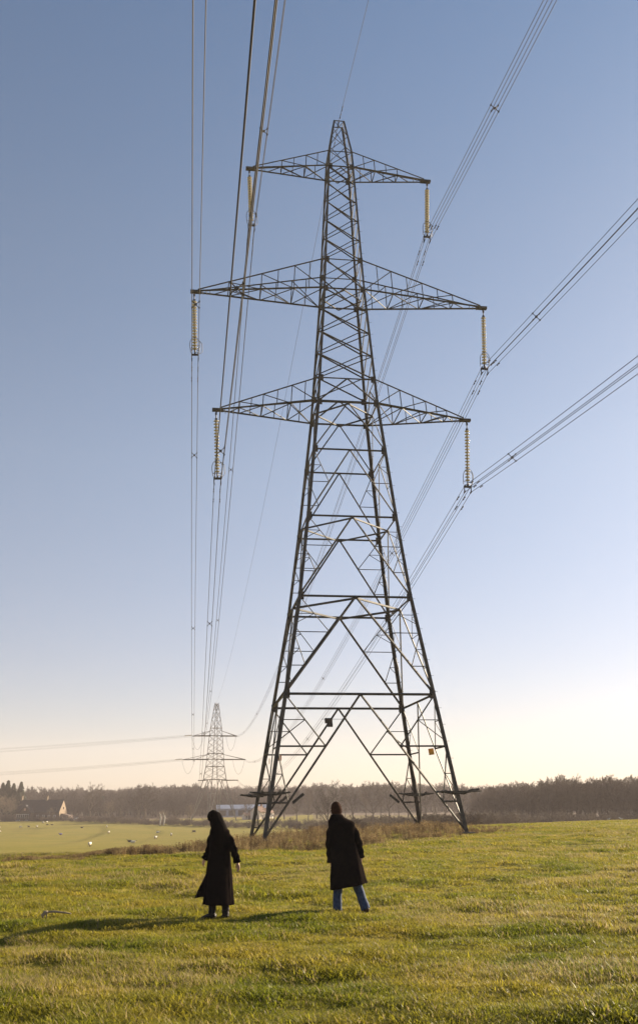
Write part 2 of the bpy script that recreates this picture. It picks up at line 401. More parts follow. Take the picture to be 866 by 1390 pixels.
for sx in (-1,1):
    for sy in (-1,1):
        mb = MB(); ks = [FZ[sx,sy]-.3,5.91,11.68,16.81,24.79,33.5,45.2,48.3]
        for a,b in zip(ks,ks[1:]):
            wl = .215 if b < 12 else (.195 if b < 26 else (.16 if b < 35 else .13))
            mb.bar(C(sx,sy,a),C(sx,sy,b),wl,ref=(-sx,-sy,0))
        for z in (5.91,11.68,16.81,21.36,24.79,26.53,33.5,35.86,43.86):      # gusset plates
            c = C(sx,sy,z); mb.box(c+Vector((-sx*.12,-sy*.01,0)),(.34,.02,.46)); mb.box(c+Vector((-sx*.01,-sy*.12,0)),(.02,.34,.46))
        mb.box(C(sx,sy,FZ[sx,sy]-.05),(.62,.62,.36))
        l = mb.build('leg', M['steel'], pylon)
        if sx == 1:   # step bolts up the right legs
            z = 2.4
            while z < 44:
                if BOLT is None:
                    sb = MB(); sb.tube([(0,0,0),(.20,0,0)],.010,5); sb.tube([(.185,0,0),(.20,0,0)],.018,6); so_ = sb.build('step_bolt', M['steel'], l); BOLT = so_.data
                else: so_ = bpy.data.objects.new('step_bolt', BOLT); COL.objects.link(so_); so_.parent = l
                so_.location = C(sx,sy,z); z += .92
FACES = [((-1,-1),(1,-1)),((-1,1),(1,1)),((-1,-1),(-1,1)),((1,-1),(1,1))]
def lerp(a,b,t): return a+(b-a)*t
for a,b in FACES:
    mb = MB(); A = lambda z: C(a[0],a[1],z); B = lambda z: C(b[0],b[1],z)
    nrm = (-(a[0]+b[0]),-(a[1]+b[1]),0)
    bar = lambda p,q,w: mb.bar(p,q,w*.68,ref=nrm)
    main = a[1] == b[1]
    for k,w in (('P',.10),('UT',.09),('UB',.12),('MT',.09),('MB',.13),('BT',.10),('BB',.15),('L1',.13),('L2',.13),('L3',.14),('L4',.15)):
        bar(A(Z[k]),B(Z[k]),w)
    def xpan(z1,z0,n,w1,w2):
        for i in range(n):
            t = z1+(z0-z1)*i/n; u = z1+(z0-z1)*(i+1)/n
            bar(A(t),B(u),w1); bar(B(t),A(u),w2)
    xpan(Z['P'],Z['UT'],2,.055,.055); xpan(Z['UT'],Z['UB'],1,.07,.07); xpan(Z['UB'],Z['MT'],5,.11,.07)
    xpan(Z['MT'],Z['MB'],1,.11,.08); xpan(Z['MB'],Z['BT'],4,.12,.08)
    def vee(zt,zb,w):
        m = (A(zt)+B(zt))/2
        bar(m,A(zb),w); bar(m,B(zb),w); return m
    vee(Z['BT'],Z['BB'],.11)
    def sub(P,top,bot,ts,w):
        """redundant members between leg P and the main diagonal"""
        m = (A(top)+B(top))/2; e = P(bot)
        last = P(top)
        for i,t in enumerate(ts):
            z = top+(bot-top)*t; dg = lerp(m,e,t); lg = P(z)
            bar(last,dg,w); bar(lg,dg,w)
            md = (last+dg)/2; lm = P(md.z-ZO)
            if (last-dg).length > 1.7:
                bar(md,lm,w*.8); bar(md,P((md.z-ZO)*.45+z*.55),w*.8)
            last = lg
    for top,bot,ts,w in (('BB','L1',(.55,),.09),('L1','L2',(.5,),.10),('L2','L3',(.38,.70),.115),('L3','L4',(.38,.72),.15)):
        vee(Z[top],Z[bot],w)
        if top != 'BB':
            for P in (A,B): sub(P,Z[top],Z[bot],ts,.055)
    # bottom panel
    m = (A(Z['L4'])+B(Z['L4']))/2
    for P,k in ((A,a),(B,b)):
        fz = FZ[k]+.1; e = P(fz); bar(m,e,.13)
        last = P(Z['L4'])
        for z,w in ((3.05,.10),(.13,.09),(-1.30,.07)):
            t = (Z['L4']-z)/(Z['L4']-fz); dg = lerp(m,e,t); lg = P(z)
            bar(last,dg,w*.85); bar(lg,dg,w)
            if z > 0:
                md = (last+dg)/2; zz = md.z-ZO; bar(md,P(zz),.05); bar(md,P(z+.28),.055)
            last = lg
    mb.build('face_bracing', M['steel'], pylon)
# plan bracing
for k,w in (('L4',.07),('L3',.10),('L2',.08),('BB',.08),('MB',.07),('UB',.06)):
    z = Z[k]-.12; h = width(z)/2; mb = MB()
    mp = [Vector((0,-h,z+ZO)),Vector((h,0,z+ZO)),Vector((0,h,z+ZO)),Vector((-h,0,z+ZO))]
    if k != 'L4':
        for i in range(4): mb.bar(mp[i],mp[(i+1)%4],w)
        mb.build('plan_bracing', M['steel'], pylon)
# crossarms
HALF = dict(UB=6.579,MB=10.19,BB=8.47)
for kb,kt,st in (('UB','UT',(.3,.62)),('MB','MT',(.24,.5,.76)),('BB','BT',(.27,.56,.8))):
    for s in (-1,1):
        mb = MB(); zb = Z[kb]; zt = Z[kt]; L = HALF[kb]
        tip = Vector((s*(L-.25),0,zb-.10+ZO)); wch = {'UB':.10,'MB':.12,'BB':.115}[kb]
        bf,bb,tf,tb = C(s,-1,zb),C(s,1,zb),C(s,-1,zt),C(s,1,zt)
        tw = Vector((0,.13,0)); ends = {}
        for nm,p,o,w in (('bf',bf,-tw,wch),('bb',bb,tw,wch),('tf',tf,-tw+Vector((0,0,.10)),wch*.75),('tb',tb,tw+Vector((0,0,.10)),wch*.75)):
            mb.bar(p,tip+o,w,ref=(0,0,1)); ends[nm] = (p,tip+o)
        P = lambda nm,t: lerp(ends[nm][0],ends[nm][1],t)
        ts = (0,)+st+(1,)
        for i,t in enumerate(st):
            for x,y in (('bf','tf'),('bb','tb')): mb.bar(P(x,t),P(y,t),.045)
            mb.bar(P('bf',t),P('bb',t),.055)
        for i in range(len(ts)-1):
            t,u = ts[i],ts[i+1]
            for x,y in (('bf','tf'),('bb','tb')):
                if i < len(ts)-2: mb.bar(P(x,t),P(y,u),.045)
            if i < len(ts)-2:
                mb.bar(P('bf',t),P('bb',u),.048); mb.bar(P('bb',t),P('bf',u),.048)
                h = (t+u)/2
                for x,y in (('bf','tf'),('bb','tb')):
                    mb.bar(P(x,h),lerp(P(x,h),P(y,h),.98),.04)
            else: mb.bar(P('bf',t),P('bb',(t+u)/2),.05)
        arm = mb.build('crossarm', M['steel'], pylon)
        tb_ = MB(); tb_.box((s*(L-.12),0,zb-.10+ZO),(.75,.30,.17)); 
        tb_.box((s*(L-.02),0,zb-.24+ZO),(.10,.05,.18))
        tb_.build('arm_tip', M['steel'], arm)
        hb = MB()
        for o in (.55,.80,1.05):
            hb.tube([(s*(L-o),-.2,zb-.05+ZO),(s*(L-o)-.06*s,-.24,zb-.42+ZO)],.022,5)
        hb.build('hook_rod', M['steel'], arm)
# anti-climbing guards
for sx in (-1,1):
    for sy in (-1,1):
        mb = MB(); c = C(sx,sy,.55); rg = random.Random(sx*3+sy)
        for dx,dy in ((1,0),(-1,0),(0,1),(0,-1)):
            for o in (-.32,.32):
                p0 = c+Vector((dy*o+dx*.05,dx*o+dy*.05,-.05)); p1 = c+Vector((dy*o*1.5+dx*1.05,dx*o*1.5+dy*1.05,.14+rg.uniform(-.06,.06)))
                mb.bar(p0,p1,.07)
        for rr,zz in ((.35,0),(.55,.03),(.78,.07),(1.0,.11)):
            pts = [c+Vector((x*rr,y*rr,zz+rg.uniform(-.02,.02))) for x,y in ((-1,-1),(1,-1),(1,1),(-1,1),(-1,-1))]
            mb.tube(pts,.016 if rr < .9 else .028,4)
            for i in range(4):
                for t in np.arange(.06,1,.09):
                    q = lerp(pts[i],pts[i+1],t); v = Vector((rg.uniform(-1,1),rg.uniform(-1,1),rg.uniform(-1,1)))*.05
                    mb.tube([q-v,q+v],.006,3)
        mb.build('climbing_guard', M['steel'], pylon)
# fins on the front diagonals
for sx,sy in ((-1,-1),(1,1),(-1,1)):
    fz = FZ[sx,sy]+.1; m = Vector((0,sy*width(Z['L4'])/2,Z['L4']+ZO)); e = C(sx,sy,fz); t = (Z['L4']-.45)/(Z['L4']-fz); c = lerp(m,e,t)
    mb = MB(); mb.box(c+Vector((-sx*.30,0,-.10)),(.75,.04,.15),Matrix.Rotation(sx*R(38),3,'Y')); mb.build('climbing_fin', M['steel'], pylon)
# plates
mb = MB(); zz = 5.15; hb_ = width(zz)/2
mb.box((-.62,hb_,zz+ZO),(.50,.05,.34)); mb.box((-.52,hb_,zz-.28+ZO),(.34,.05,.22)); mb.tube([(-1.1,hb_,zz+.1+ZO),(.35,hb_,zz+.1+ZO)],.018,4)
o = mb.build('number_plate', M['plate_dark'], pylon)
mb = MB(); c = C(1,-1,2.75); mb.box(c+Vector((-.95,.05,0)),(.30,.02,.34),Matrix.Rotation(R(-8),3,'Y')); tag(mb.build('warning_plate', M['plate_yellow'], pylon),'yellow plate lit through by the sun')
mb = MB(); c = C(-1,-1,2.45); mb.box(c+Vector((.22,.45,0)),(.30,.02,.30)); mb.build('warning_plate', M['plate_pink'], pylon)
mb = MB(); c = C(-1,1,2.6); mb.box(c+Vector((.28,-1.6,0)),(.02,.34,.32)); mb.build('warning_plate', M['plate_yellow'], pylon)

# ------------------------------------------------------------------ insulators and conductors
Rm = Matrix.Rotation(YAW,3,'Z')
def T2W(v):  # pylon frame (z from eye level) -> world
    p = Rm @ Vector((v[0],v[1],0)); return Vector((p.x+BASE.x,p.y+BASE.y,v[2]+EYE))
def make_insulator():
    root = empty('insulator_string')
    mb = MB(); mb.tube([(0,0,0),(0,0,-.55)],.035,8); mb.box((0,0,-.10),(.12,.06,.16)); mb.box((0,0,-.48),(.16,.08,.12)); mb.build('hanger', M['fitting'], root)
    z = -.52; n = 17; p = .22; mb = MB()
    for i in range(n):
        z0 = z-i*p; mb.lathe([(.04,z0-.02),(.075,z0-.03),(.10,z0-.05),(.165,z0-.085),(.170,z0-.105),(.155,z0-.112),(.12,z0-.095),(.10,z0-.118),(.06,z0-.10),(.04,z0-.12)],14)
    ds = mb.build('disc_stack', M['glass'], root, True)
    mb = MB(); mb.tube([(0,0,z+.02),(0,0,z-n*p)],.032,8)
    for i in range(n): mb.lathe([(.033,z-i*p+.05),(.055,z-i*p+.03),(.055,z-i*p-.035),(.033,z-i*p-.04)],10)
    mb.build('core_pin', M['fitting'], ds, True)
    mb = MB(); mb.tube([(0,0,-4.25),(0,0,-4.62)],.05,8)
    mb.box((0,0,-4.60),(.50,.05,.14)); mb.box((-.225,0,-4.74),(.05,.06,.40)); mb.box((.225,0,-4.74),(.05,.06,.40)); mb.box((0,0,-4.50),(.10,.22,.14))
    for x in (-.21,.21):
        for zq in (-4.55,-4.97): mb.box((x,0,zq),(.06,.34,.09))
    mb.build('yoke_plate', M['fitting'], root)
    def loop(w,h0,h1,sy):
        pts = []
        for i in range(15):
            a = math.pi*i/14; pts.append((w*math.cos(a), sy*(.14+.42*math.sin(a)**.7 if sy>0 else .14+.55*math.sin(a)**.7), h0+(h1-h0)*math.sin(a)**.6))
        return pts
    mb = MB()
    mb.tube([(-.28,0,-4.45)]+[( .34*math.sin(R(x)), -.16, -3.95+.55*math.cos(R(x))) for x in range(-95,96,10)]+[(.28,0,-4.45)],.020,6)
    mb.tube([(-.34,-.16,-4.0),(-.30,-.12,-4.30),(.30,-.12,-4.30),(.34,-.16,-4.0)],.018,6)
    mb.build('arcing_horn', M['fitting'], root)
    mb = MB(); mb.tube([(.05,.05,-4.35),(.36,.42,-4.32),(.50,.55,-4.1),(.48,.5,-3.5),(.30,.35,-3.38),(.12,.2,-3.5)],.020,6)
    mb.build('arcing_horn', M['fitting'], root)
    return root
ATT = {}
for nm,kb in (('T','UB'),('M','MB'),('B','BB')):
    for sd,s in (('L',-1),('R',1)):
        ATT[nm+sd] = (Vector((s*HALF[kb],0,Z[kb]-.28)), Vector((s*(HALF[kb]-.22),0,Z[kb]-.28-4.75)))
INS_LABEL = {'TL':'insulator string under the left tip of the topmost arm','TR':'insulator string under the right tip of the topmost arm',
 'ML':'insulator string under the left tip of the widest middle arm','MR':'insulator string under the right tip of the widest middle arm',
 'BL':'insulator string under the left tip of the lowest arm','BR':'insulator string under the right tip of the lowest arm'}
ins0 = make_insulator(); first = True
for k,(a,b) in ATT.items():
    o = ins0 if first else copy_tree(ins0); first = False
    o.location = T2W(a); d_ = (T2W(b)-T2W(a)).normalized()
    tilt = math.asin(max(-1,min(1,(Rm.transposed() @ d_).x)))
    o.rotation_euler = (Matrix.Rotation(YAW,3,'Z') @ Matrix.Rotation(-tilt,3,'Y')).to_euler()
    tag(o, 'cream porcelain '+INS_LABEL[k], 'insulator', 'insulator strings hanging from the pylon arms')
# far attach points, pylon frame
FAR = dict(TL=(-4.5,344.5,27.2),TR=(8.3,342.8,26.7),ML=(-8.0,344.9,17.9),MR=(12.0,342.3,17.5),BL=(-5.9,344.5,9.7),BR=(9.2,343.0,9.7),E=(-.3,343.9,39.4))
DL = dict(ML=-.0025,BL=.0028,TL=-.0015,TR=.0009,MR=-.0096,BR=-.0011,E=.0035)
def backp(k,p0,s):
    f = Vector(FAR[k]); S = f.y; t = s/S; b = .00031 if k != 'E' else .00024
    x = p0.x+(f.x-p0.x)*t; z = p0.z+(f.z-p0.z)*t - b*s*(S-s)
    return Vector((x,s,z))
def frontp(k,p0,s):
    a = .12 if k != 'E' else .10
    return Vector((p0.x-math.sin(DL[k])*s, -s, p0.z-a*s+.0003*s*s))
def line_point(k,p0,s): return backp(k,p0,s) if s >= 0 else frontp(k,p0,-s)
SP = .21
def damper_mb():
    mb = MB(); mb.tube([(0,-.20,-.09),(0,.20,-.09)],.010,5); mb.box((0,0,-.04),(.03,.05,.10))
    for s in (-1,1): mb.tube([(0,s*.24,-.09),(0,s*.13,-.09)],.040,8)
    return mb
def spacer_mb():
    mb = MB()
    mb.box((0,0,0),(.13,.06,.13),Matrix.Rotation(R(45),3,'Y'))
    for x in (-1,1):
        for z in (-1,1):
            mb.tube([(x*.05,0,z*.05),(x*SP,0,z*SP)],.022,5); mb.box((x*SP,0,z*SP),(.075,.09,.075))
    return mb
dm_me = sp_me = None
WL = {'TL':'upper left wires','ML':'outermost left wires','BL':'lower left wires','TR':'upper right wires','MR':'outermost right wires','BR':'lower right wires'}
WDESC = {'TL':'bundle of four power wires carried by the left end of the topmost pylon arm',
 'TR':'bundle of four power wires carried by the right end of the topmost pylon arm',
 'ML':'bundle of four power wires carried by the left end of the widest middle arm',
 'MR':'bundle of four power wires carried by the right end of the widest middle arm',
 'BL':'bundle of four power wires carried by the left end of the lowest arm',
 'BR':'bundle of four power wires carried by the right end of the lowest arm'}
SPAC = {'TL':[-42,-12,38,95,160,230],'ML':[-38,-9,14,62,125,190,260],'BL':[-30,-8,30,88,150,215,280],'TR':[-48,-16,22,70,130,200,270],'MR':[-45,-10,34,90,150,210,270],'BR':[-40,-9,26,94,150,215,280]}
for k in WDESC:
    p0 = ATT[k][1]; o0 = T2W(p0)
    root = empty('power_line', o0, YAW)
    tag(root, WDESC[k], 'power line', 'conductor bundles slung between the pylons')
    loc = lambda v: v - p0
    ss = [-170+i*5 for i in range(34)] + [-2,-1,0,1,2] + [5*i for i in range(1,69)] + [FAR[k][1]]
    ss = sorted(set(ss))
    for x in (-SP,SP):
        for z in (-SP,SP):
            mb = MB(); mb.tube([loc(line_point(k,p0,s))+Vector((x,0,z)) for s in ss],.0165,6,False)
            mb.build('conductor', M['wire'], root, True)
    for s in SPAC[k]:
        if sp_me is None: o = spacer_mb().build('spacer', M['fitting'], root); sp_me = o.data
        else: o = bpy.data.objects.new('spacer', sp_me); COL.objects.link(o); o.parent = root
        o.location = loc(line_point(k,p0,s))
    for sg in (-1,1):
        for x in (-SP,SP):
            for z in (-SP,SP):
                for off in ((1.7,) if z > 0 else (2.3,)):
                    if dm_me is None: o = damper_mb().build('vibration_damper', M['fitting'], root); dm_me = o.data
                    else: o = bpy.data.objects.new('vibration_damper', dm_me); COL.objects.link(o); o.parent = root
                    o.location = loc(line_point(k,p0,sg*off))+Vector((x,0,z)); o.rotation_euler = (R(-7*sg),0,0)
# earth wire
p0 = Vector((0,0,48.32)); root = empty('earth_wire', T2W(p0), YAW)
tag(root,'single thin wire running over the very top of the big pylon','wire')
mb = MB(); mb.tube([line_point('E',p0,s)-p0 for s in [-170+5*i for i in range(34)]+[0]+[5*i for i in range(1,69)]+[343.9]],.014,6,False); mb.build('wire_strand', M['wire'], root, True)
mb = MB(); mb.box((0,0,-.02),(.08,.5,.08)); mb.box((0,0,-.10),(.08,.08,.14)); mb.build('clamp', M['fitting'], root)
for s in (-2.0,-1.1,1.1,2.0):
    o = bpy.data.objects.new('vibration_damper', dm_me); COL.objects.link(o); o.parent = root; o.location = line_point('E',p0,s)-p0
# ------------------------------------------------------------------ far pylon
fb = T2W((.3,343.9,0)); fgz = gh(fb.x,fb.y)
far = empty('distant_pylon', (fb.x,fb.y,fgz), YAW+R(4)); FZO = EYE-fgz
tag(far,'small hazy lattice pylon far behind the woman','pylon')
farrot = R(27)
def FW(z): return np.interp(z,[-7,10,15,27,30,39.4],[13.5,6.6,5.3,3.8,3.3,1.2])
def FC(i,z):
    a = farrot+math.pi/4+i*math.pi/2; h = FW(z)/math.sqrt(2); return Vector((h*math.cos(a),h*math.sin(a),z+FZO))
for i in range(4):
    mb = MB(); ks = [fgz-EYE-.3,10,15,27,30,39.4]
    for a_,b_ in zip(ks,ks[1:]): mb.bar(FC(i,a_),FC(i,b_),.22 if b_ < 20 else .16)
    mb.build('leg', M['steel_far'], far)
lv = [39.4,36.5,33.5,30,27,24.5,22,20,17.8,15,12.5,10]
for i in range(4):
    mb = MB(); j = (i+1)%4
    for a_,b_ in zip(lv,lv[1:]):
        mb.bar(FC(i,a_),FC(j,b_),.08); mb.bar(FC(j,a_),FC(i,b_),.08)
    for z in (39.4,30,27,20,17.8,15,10): mb.bar(FC(i,z),FC(j,z),.14)
    m = (FC(i,10)+FC(j,10))/2; fz = fgz-EYE
    for q_ in (i,j):
        mb.bar(m,FC(q_,fz+.2),.18)
        for t in (.35,.65):
            z = 10+(fz+.2-10)*t; mb.bar(FC(q_,z),lerp(m,FC(q_,fz+.2),t),.12)
    mb.build('face_bracing', M['steel_far'], far)
for z,l,r_,wd_ in ((26.9,-9.3,8.6,4.4),(17.7,-13.0,12.2,4.6),(9.7,-6.5,9.4,4.0)):
    for s,x in ((-1,l),(1,r_)):
        mb = MB(); h = FW(z)/2
        near_,far_ = Vector((s*h,-h,z+FZO)),Vector((s*h,h,z+FZO))
        tn,tf = Vector((x*(.62 if s<0 else 1),-wd_*.35*(1 if s<0 else .4),z+FZO)),Vector((x,wd_*.35,z+FZO))
        mb.bar(near_,tn,.26); mb.bar(far_,tf,.22); mb.bar(tn,tf,.24)
        for t in (.2,.4,.6,.8): mb.bar(lerp(near_,tn,t),lerp(far_,tf,t+.1),.12)
        if z > 12:
            tp = Vector((s*h*.9,0,z+2.2+FZO)); mb.bar(tp,tn,.13); mb.bar(tp,tf,.13)
        mb.build('crossarm', M['steel_far'], far)
mb = MB()
for x in (-.9,.9):
    mb.bar((0,0,38.8+FZO),(x,0,39.9+FZO),.12)
mb.bar((-.9,0,39.9+FZO),(.9,0,39.9+FZO),.12); mb.build('peak_frame', M['steel_far'], far)
# tension insulators + jumper loops on far pylon; line leaving to the left
def fT(x,y,z): return T2W((x,y,z))
JL = [('upper left',-9.3,-4.6,27.0),('upper right',4.5,8.4,26.6),('lower left',-12.9,-8.0,17.7),('lower right',7.4,12.0,17.4)]
for nm,x0,x1,z in JL:
    a_ = fT(x0,344.2,z); root = empty('jumper_cable', a_)
    tag(root,'slack looped cable hanging under the %s arm of the distant pylon'%nm,'cable','jumper loops of the distant pylon')
    mb = MB(); b_ = fT(x1,343.2,z)-a_
    mb.tube([Vector((0,0,0)).lerp(b_,t)-Vector((0,0,5.4*math.sin(math.pi*t)**.75)) for t in np.linspace(0,1,15)],.045,5); mb.build('cable_strand', M['wire'], root, True)
ENDS = [('upper','inner',-9.3,27.0,31.0,1.4,0),('upper','outer',-4.6,27.0,30.2,1.9,6),('lower','inner',-12.9,17.7,18.8,2.4,0),('lower','outer',-8.0,17.7,17.6,2.6,6)]
for lvn,io_,x,z,ze,sag,dy in ENDS:
    a_ = fT(x,344.3,z); b_ = Vector((-345,640+dy*2,ze+EYE))-a_; root = empty('power_line', a_)
    tag(root,'faint far wires leaving the distant pylon to the left, %s pair, %s one'%(lvn,'upper' if io_ == 'inner' else 'lower'),'power line','far wires running left from the distant pylon')
    mb = MB()
    for oz in (0,.4):
        mb.tube([Vector((0,0,oz)).lerp(b_+Vector((0,0,oz)),t)-Vector((0,0,4*sag*t*(1-t))) for t in np.linspace(0,1,30)],.024,5,False)
    mb.build('conductor', M['wire'], root, True)
    mb = MB()
    dv = b_.normalized(); mb.tube([Vector((0,0,.2)),dv*4.2+Vector((0,0,.2))],.13,8); mb.build('tension_insulator', M['glass'], root)
#PART2
# ------------------------------------------------------------------ trees
def grow(mb, p, d, L, r, lvl, spec, rg):
    """one limb and everything that springs from it"""
    segs = (7,5,4,3,2,2)[lvl]; pts = [p.copy()]; dirs = [d.copy()]
    cur = d.copy()
    wob = spec['wob'][min(lvl,len(spec['wob'])-1)]
    for i in range(segs):
        cur = (cur + Vector((rg.gauss(0,wob),rg.gauss(0,wob),rg.gauss(0,wob*.6)+spec['up']*(.0 if lvl==0 else .10)))).normalized()
        pts.append(pts[-1]+cur*(L/segs)); dirs.append(cur.copy())
    rad = [max(r*(1-.78*i/segs),spec['rmin']) for i in range(segs+1)]
    mb[0 if lvl == 0 else 1].tube(pts, rad, (8,5,4,3,3,3)[lvl], False)
    if lvl >= spec['levels']: return
    n = spec['n'][lvl]
    for k in range(n):
        t = spec['t0'][lvl] + (1-spec['t0'][lvl])*((k+rg.random())/n)
        i = min(int(t*segs),segs-1); q = pts[i].lerp(pts[i+1], t*segs-i)
        az = k*2.4+rg.uniform(-.6,.6); ang = R(rg.uniform(*spec['ang'][lvl]))
        b = dirs[i].orthogonal().normalized(); b.rotate(Matrix.Rotation(az,3,dirs[i]))
        nd = (dirs[i]*math.cos(ang)+b*math.sin(ang)).normalized()
        shape = spec['shape'](t) if lvl == 0 else (1.15-.6*t)
        grow(mb, q, nd, L*spec['len'][lvl]*shape*rg.uniform(.8,1.15), max(rad[i]*.55,spec['rmin']), lvl+1, spec, rg)
SPEC_FIELD = dict(levels=4,n=(13,6,6,4),t0=(.22,.25,.2,.15),ang=((35,65),(30,55),(25,55),(25,60)),len=(.62,.5,.5,.55),wob=(.05,.12,.16,.2,.2),up=1,rmin=.016,shape=lambda t:1.15-.62*t)
SPEC_WOOD = dict(levels=4,n=(15,6,6,4),t0=(.34,.2,.2,.15),ang=((22,48),(22,45),(25,50),(25,60)),len=(.42,.5,.5,.55),wob=(.045,.10,.15,.2,.2),up=1.3,rmin=.022,shape=lambda t:1.1-.5*t)
SPEC_BUSH = dict(levels=3,n=(7,6,5),t0=(.05,.15,.1),ang=((15,60),(25,55),(25,60)),len=(.8,.5,.5),wob=(.12,.16,.2,.2),up=.8,rmin=.014,shape=lambda t:1.0-.3*t)
SPEC_FAR = dict(levels=3,n=(12,7,6),t0=(.25,.2,.15),ang=((28,55),(25,50),(25,60)),len=(.48,.5,.55),wob=(.05,.12,.16,.2),up=1,rmin=.045,shape=lambda t:1.15-.6*t)
def bare_tree_meshes(seed, H, r, spec, tw='twig'):
    rg = random.Random(seed); mb = (MB(),MB())
    grow(mb, Vector((0,0,-.3)), Vector((rg.uniform(-.04,.04),rg.uniform(-.04,.04),1)).normalized(), H*.86, r, 0, spec, rg)
    out = []
    for m_,nm,mt in ((mb[0],'trunk',M['bark']),(mb[1],'crown',M[tw])):
        me = bpy.data.meshes.new(nm); me.from_pydata(m_.v,[],m_.f); me.materials.append(mt); out.append(me)
    return out
TREE = {}
def tree_kind(key, *a):
    if key not in TREE: TREE[key] = bare_tree_meshes(*a)
    return TREE[key]
KINDS_ = {'wood':[(k,('wood',k),(100+k,12,.22,SPEC_WOOD)) for k in range(6)],
          'field':[(k,('field',k),(200+k,12,.30,SPEC_FIELD,'twig_dark')) for k in range(5)],
          'woodwide':[(k,('ww',k),(600+k,12,.24,SPEC_FIELD)) for k in range(4)],
          'pale':[(k,('pale',k),(300+k,12,.20,SPEC_FIELD,'twig_pale')) for k in range(2)]}
def put_tree(name, x, y, H, kind, label, group, width=1.0, rz=None):
    k,key,a = random.choice(KINDS_[kind]); tm,cm = tree_kind(key,*a)
    root = empty(name,(x,y,gh(x,y)), random.random()*6.28 if rz is None else rz)
    s = H/12.0; root.scale = (s*width,s*width,s)
    for nm,me_ in (('trunk',tm),('crown',cm)):
        o = bpy.data.objects.new(nm, me_); COL.objects.link(o); o.parent = root
    tag(root,label,'tree',group); return root
def H_for(u, d, ytop):
    x,y = at_px(u,d); return (1095-ytop)*d/1296+EYE-gh(x,y)
def tree_px(name,u,d,ytop,kind,label,group=None,width=1.0):
    x,y = at_px(u,d); return put_tree(name,x,y,max(3,H_for(u,d,ytop))*1.03,kind,label,group,width)

# lone and hedgerow trees on the left
tree_px('bare_tree',122,398,1066,'field','tall round-headed bare tree just right of the stone farmhouse','hedgerow trees',1.05)
tree_px('bare_tree',187,372,1068,'field','broad bare tree with thick dark trunk, left of a pair standing close together','hedgerow trees',1.25)
tree_px('bare_tree',198,376,1070,'field','broad bare tree, right of a close pair, left of the pale birches','hedgerow trees',1.2)
for u,d,y,l in ((148,384,1088,'low bare tree between the tall round-headed tree and the close pair'),
                (164,382,1082,'bare hedgerow tree touching the left side of the close pair'),
                (238,352,1090,'short bare hedgerow tree right of the pale birches'),
                (258,345,1093,'short bare hedgerow tree just left of the distant pylon'),
                (335,380,1092,'low bare tree behind the cream cottages'),
                (372,330,1080,'bare tree seen between the left legs of the big pylon'),
                (386,350,1075,'bare tree just right of the cream cottages'),
                (104,405,1094,'small bare tree behind the parked car'),
                (72,388,1096,'small round bare tree in front of the farmhouse wall')):
    tree_px('bare_tree',u,d,y,'pale' if u in (148,258,72) else 'field',l,'hedgerow trees',1.1)
for i,(u,d,y) in enumerate(((-34,398,1075),(-18,400,1078),(-4,395,1080),(8,392,1081),(17,396,1085))):
    tree_px('bare_tree',u,d,y,'pale',('bushy bare tree in the clump left of the farmhouse'),'clump left of the farmhouse',1.5)
# middle: loose trees behind the pylon
mid = [(403,300,1079),(418,330,1072),(430,345,1070),(446,210,1081),(457,340,1066),(468,355,1072),(479,320,1070),(497,330,1071),(507,300,1068),(516,345,1070),
       (528,310,1069),(541,335,1073),(554,300,1074),(566,350,1071),(578,320,1074),(592,345,1073),(604,310,1078),(615,350,1074),(628,330,1076),(640,300,1078),(652,330,1074)]
for i,(u,d,y) in enumerate(mid):
    if i == 3: tree_px('bare_tree',u,d,y,'field','nearer bare tree forking low, just left of the man\'s head',None,1.15)
    else: tree_px('bare_tree',u,d,y,'wood' if i%2 else 'field','bare winter tree in the hazy line behind the legs of the big pylon','loose line of trees behind the big pylon',1.0)
# wood on the right
rg = random.Random(5); nw = 0
for row,(d0,n) in enumerate(((238,40),(248,36),(260,34),(280,30))):
    for i in range(n):
        u = 648+ (i+rg.uniform(-.35,.35))*(290/n)+ (row%2)*3
        d = d0+rg.uniform(-4,4)+max(0,(690-u))*.6
        top = np.interp(u,[640,665,700,730,762,790,805,830,866,940],[1079,1073,1071,1067,1060,1064,1062,1061,1062,1060])+rg.uniform(-1.5,6)+(0 if row in (1,2) else 2)+3+10*(mnoise.noise(Vector((u/15,row*.4,2)))+.1)
        x,y = at_px(u,d)
        put_tree('bare_tree',x,y,((1095-top)*d/1296+EYE-gh(x,y))*1.05,'wood' if rg.random()<.55 else 'woodwide','bare tree crowded among its like in the dense brown wood at the right','trees of the dense wood at the right',rg.uniform(1.0,1.35)); nw += 1
# conifers
def conifer_mesh(seed,H):
    rg = random.Random(seed); mb = MB()
    for i in range(900):
        t = rg.random()**.8; z = H*(.12+.88*t); rr = (1-t)*H*.25*(.75+.4*rg.random())+.15; a = rg.random()*6.283
        c = Vector((math.cos(a)*rr*rg.uniform(.5,1),math.sin(a)*rr*rg.uniform(.5,1),z)); l = rg.uniform(.5,1.1)*(1.2-t*.6)
        dv = Vector((math.cos(a),math.sin(a),-.35+rg.uniform(-.2,.2))).normalized(); sv = Vector((-math.sin(a),math.cos(a),rg.uniform(-.3,.3)))*l*.35
        mb.add([c-dv*l*.5-sv*.2,c-sv,c+dv*l*.7,c+sv,c+Vector((0,0,.25))],[(0,1,4),(1,2,4),(2,3,4),(3,0,4)])
    me = bpy.data.meshes.new('crown'); me.from_pydata(mb.v,[],mb.f); me.materials.append(M['needle'])
    tb = MB(); tb.tube([(0,0,-.3),(0,0,H*.9)],[.25,.04],7,False); t_ = bpy.data.meshes.new('trunk'); t_.from_pydata(tb.v,[],tb.f); t_.materials.append(M['bark'])
    return me,t_
CF = [conifer_mesh(k,12) for k in range(2)]
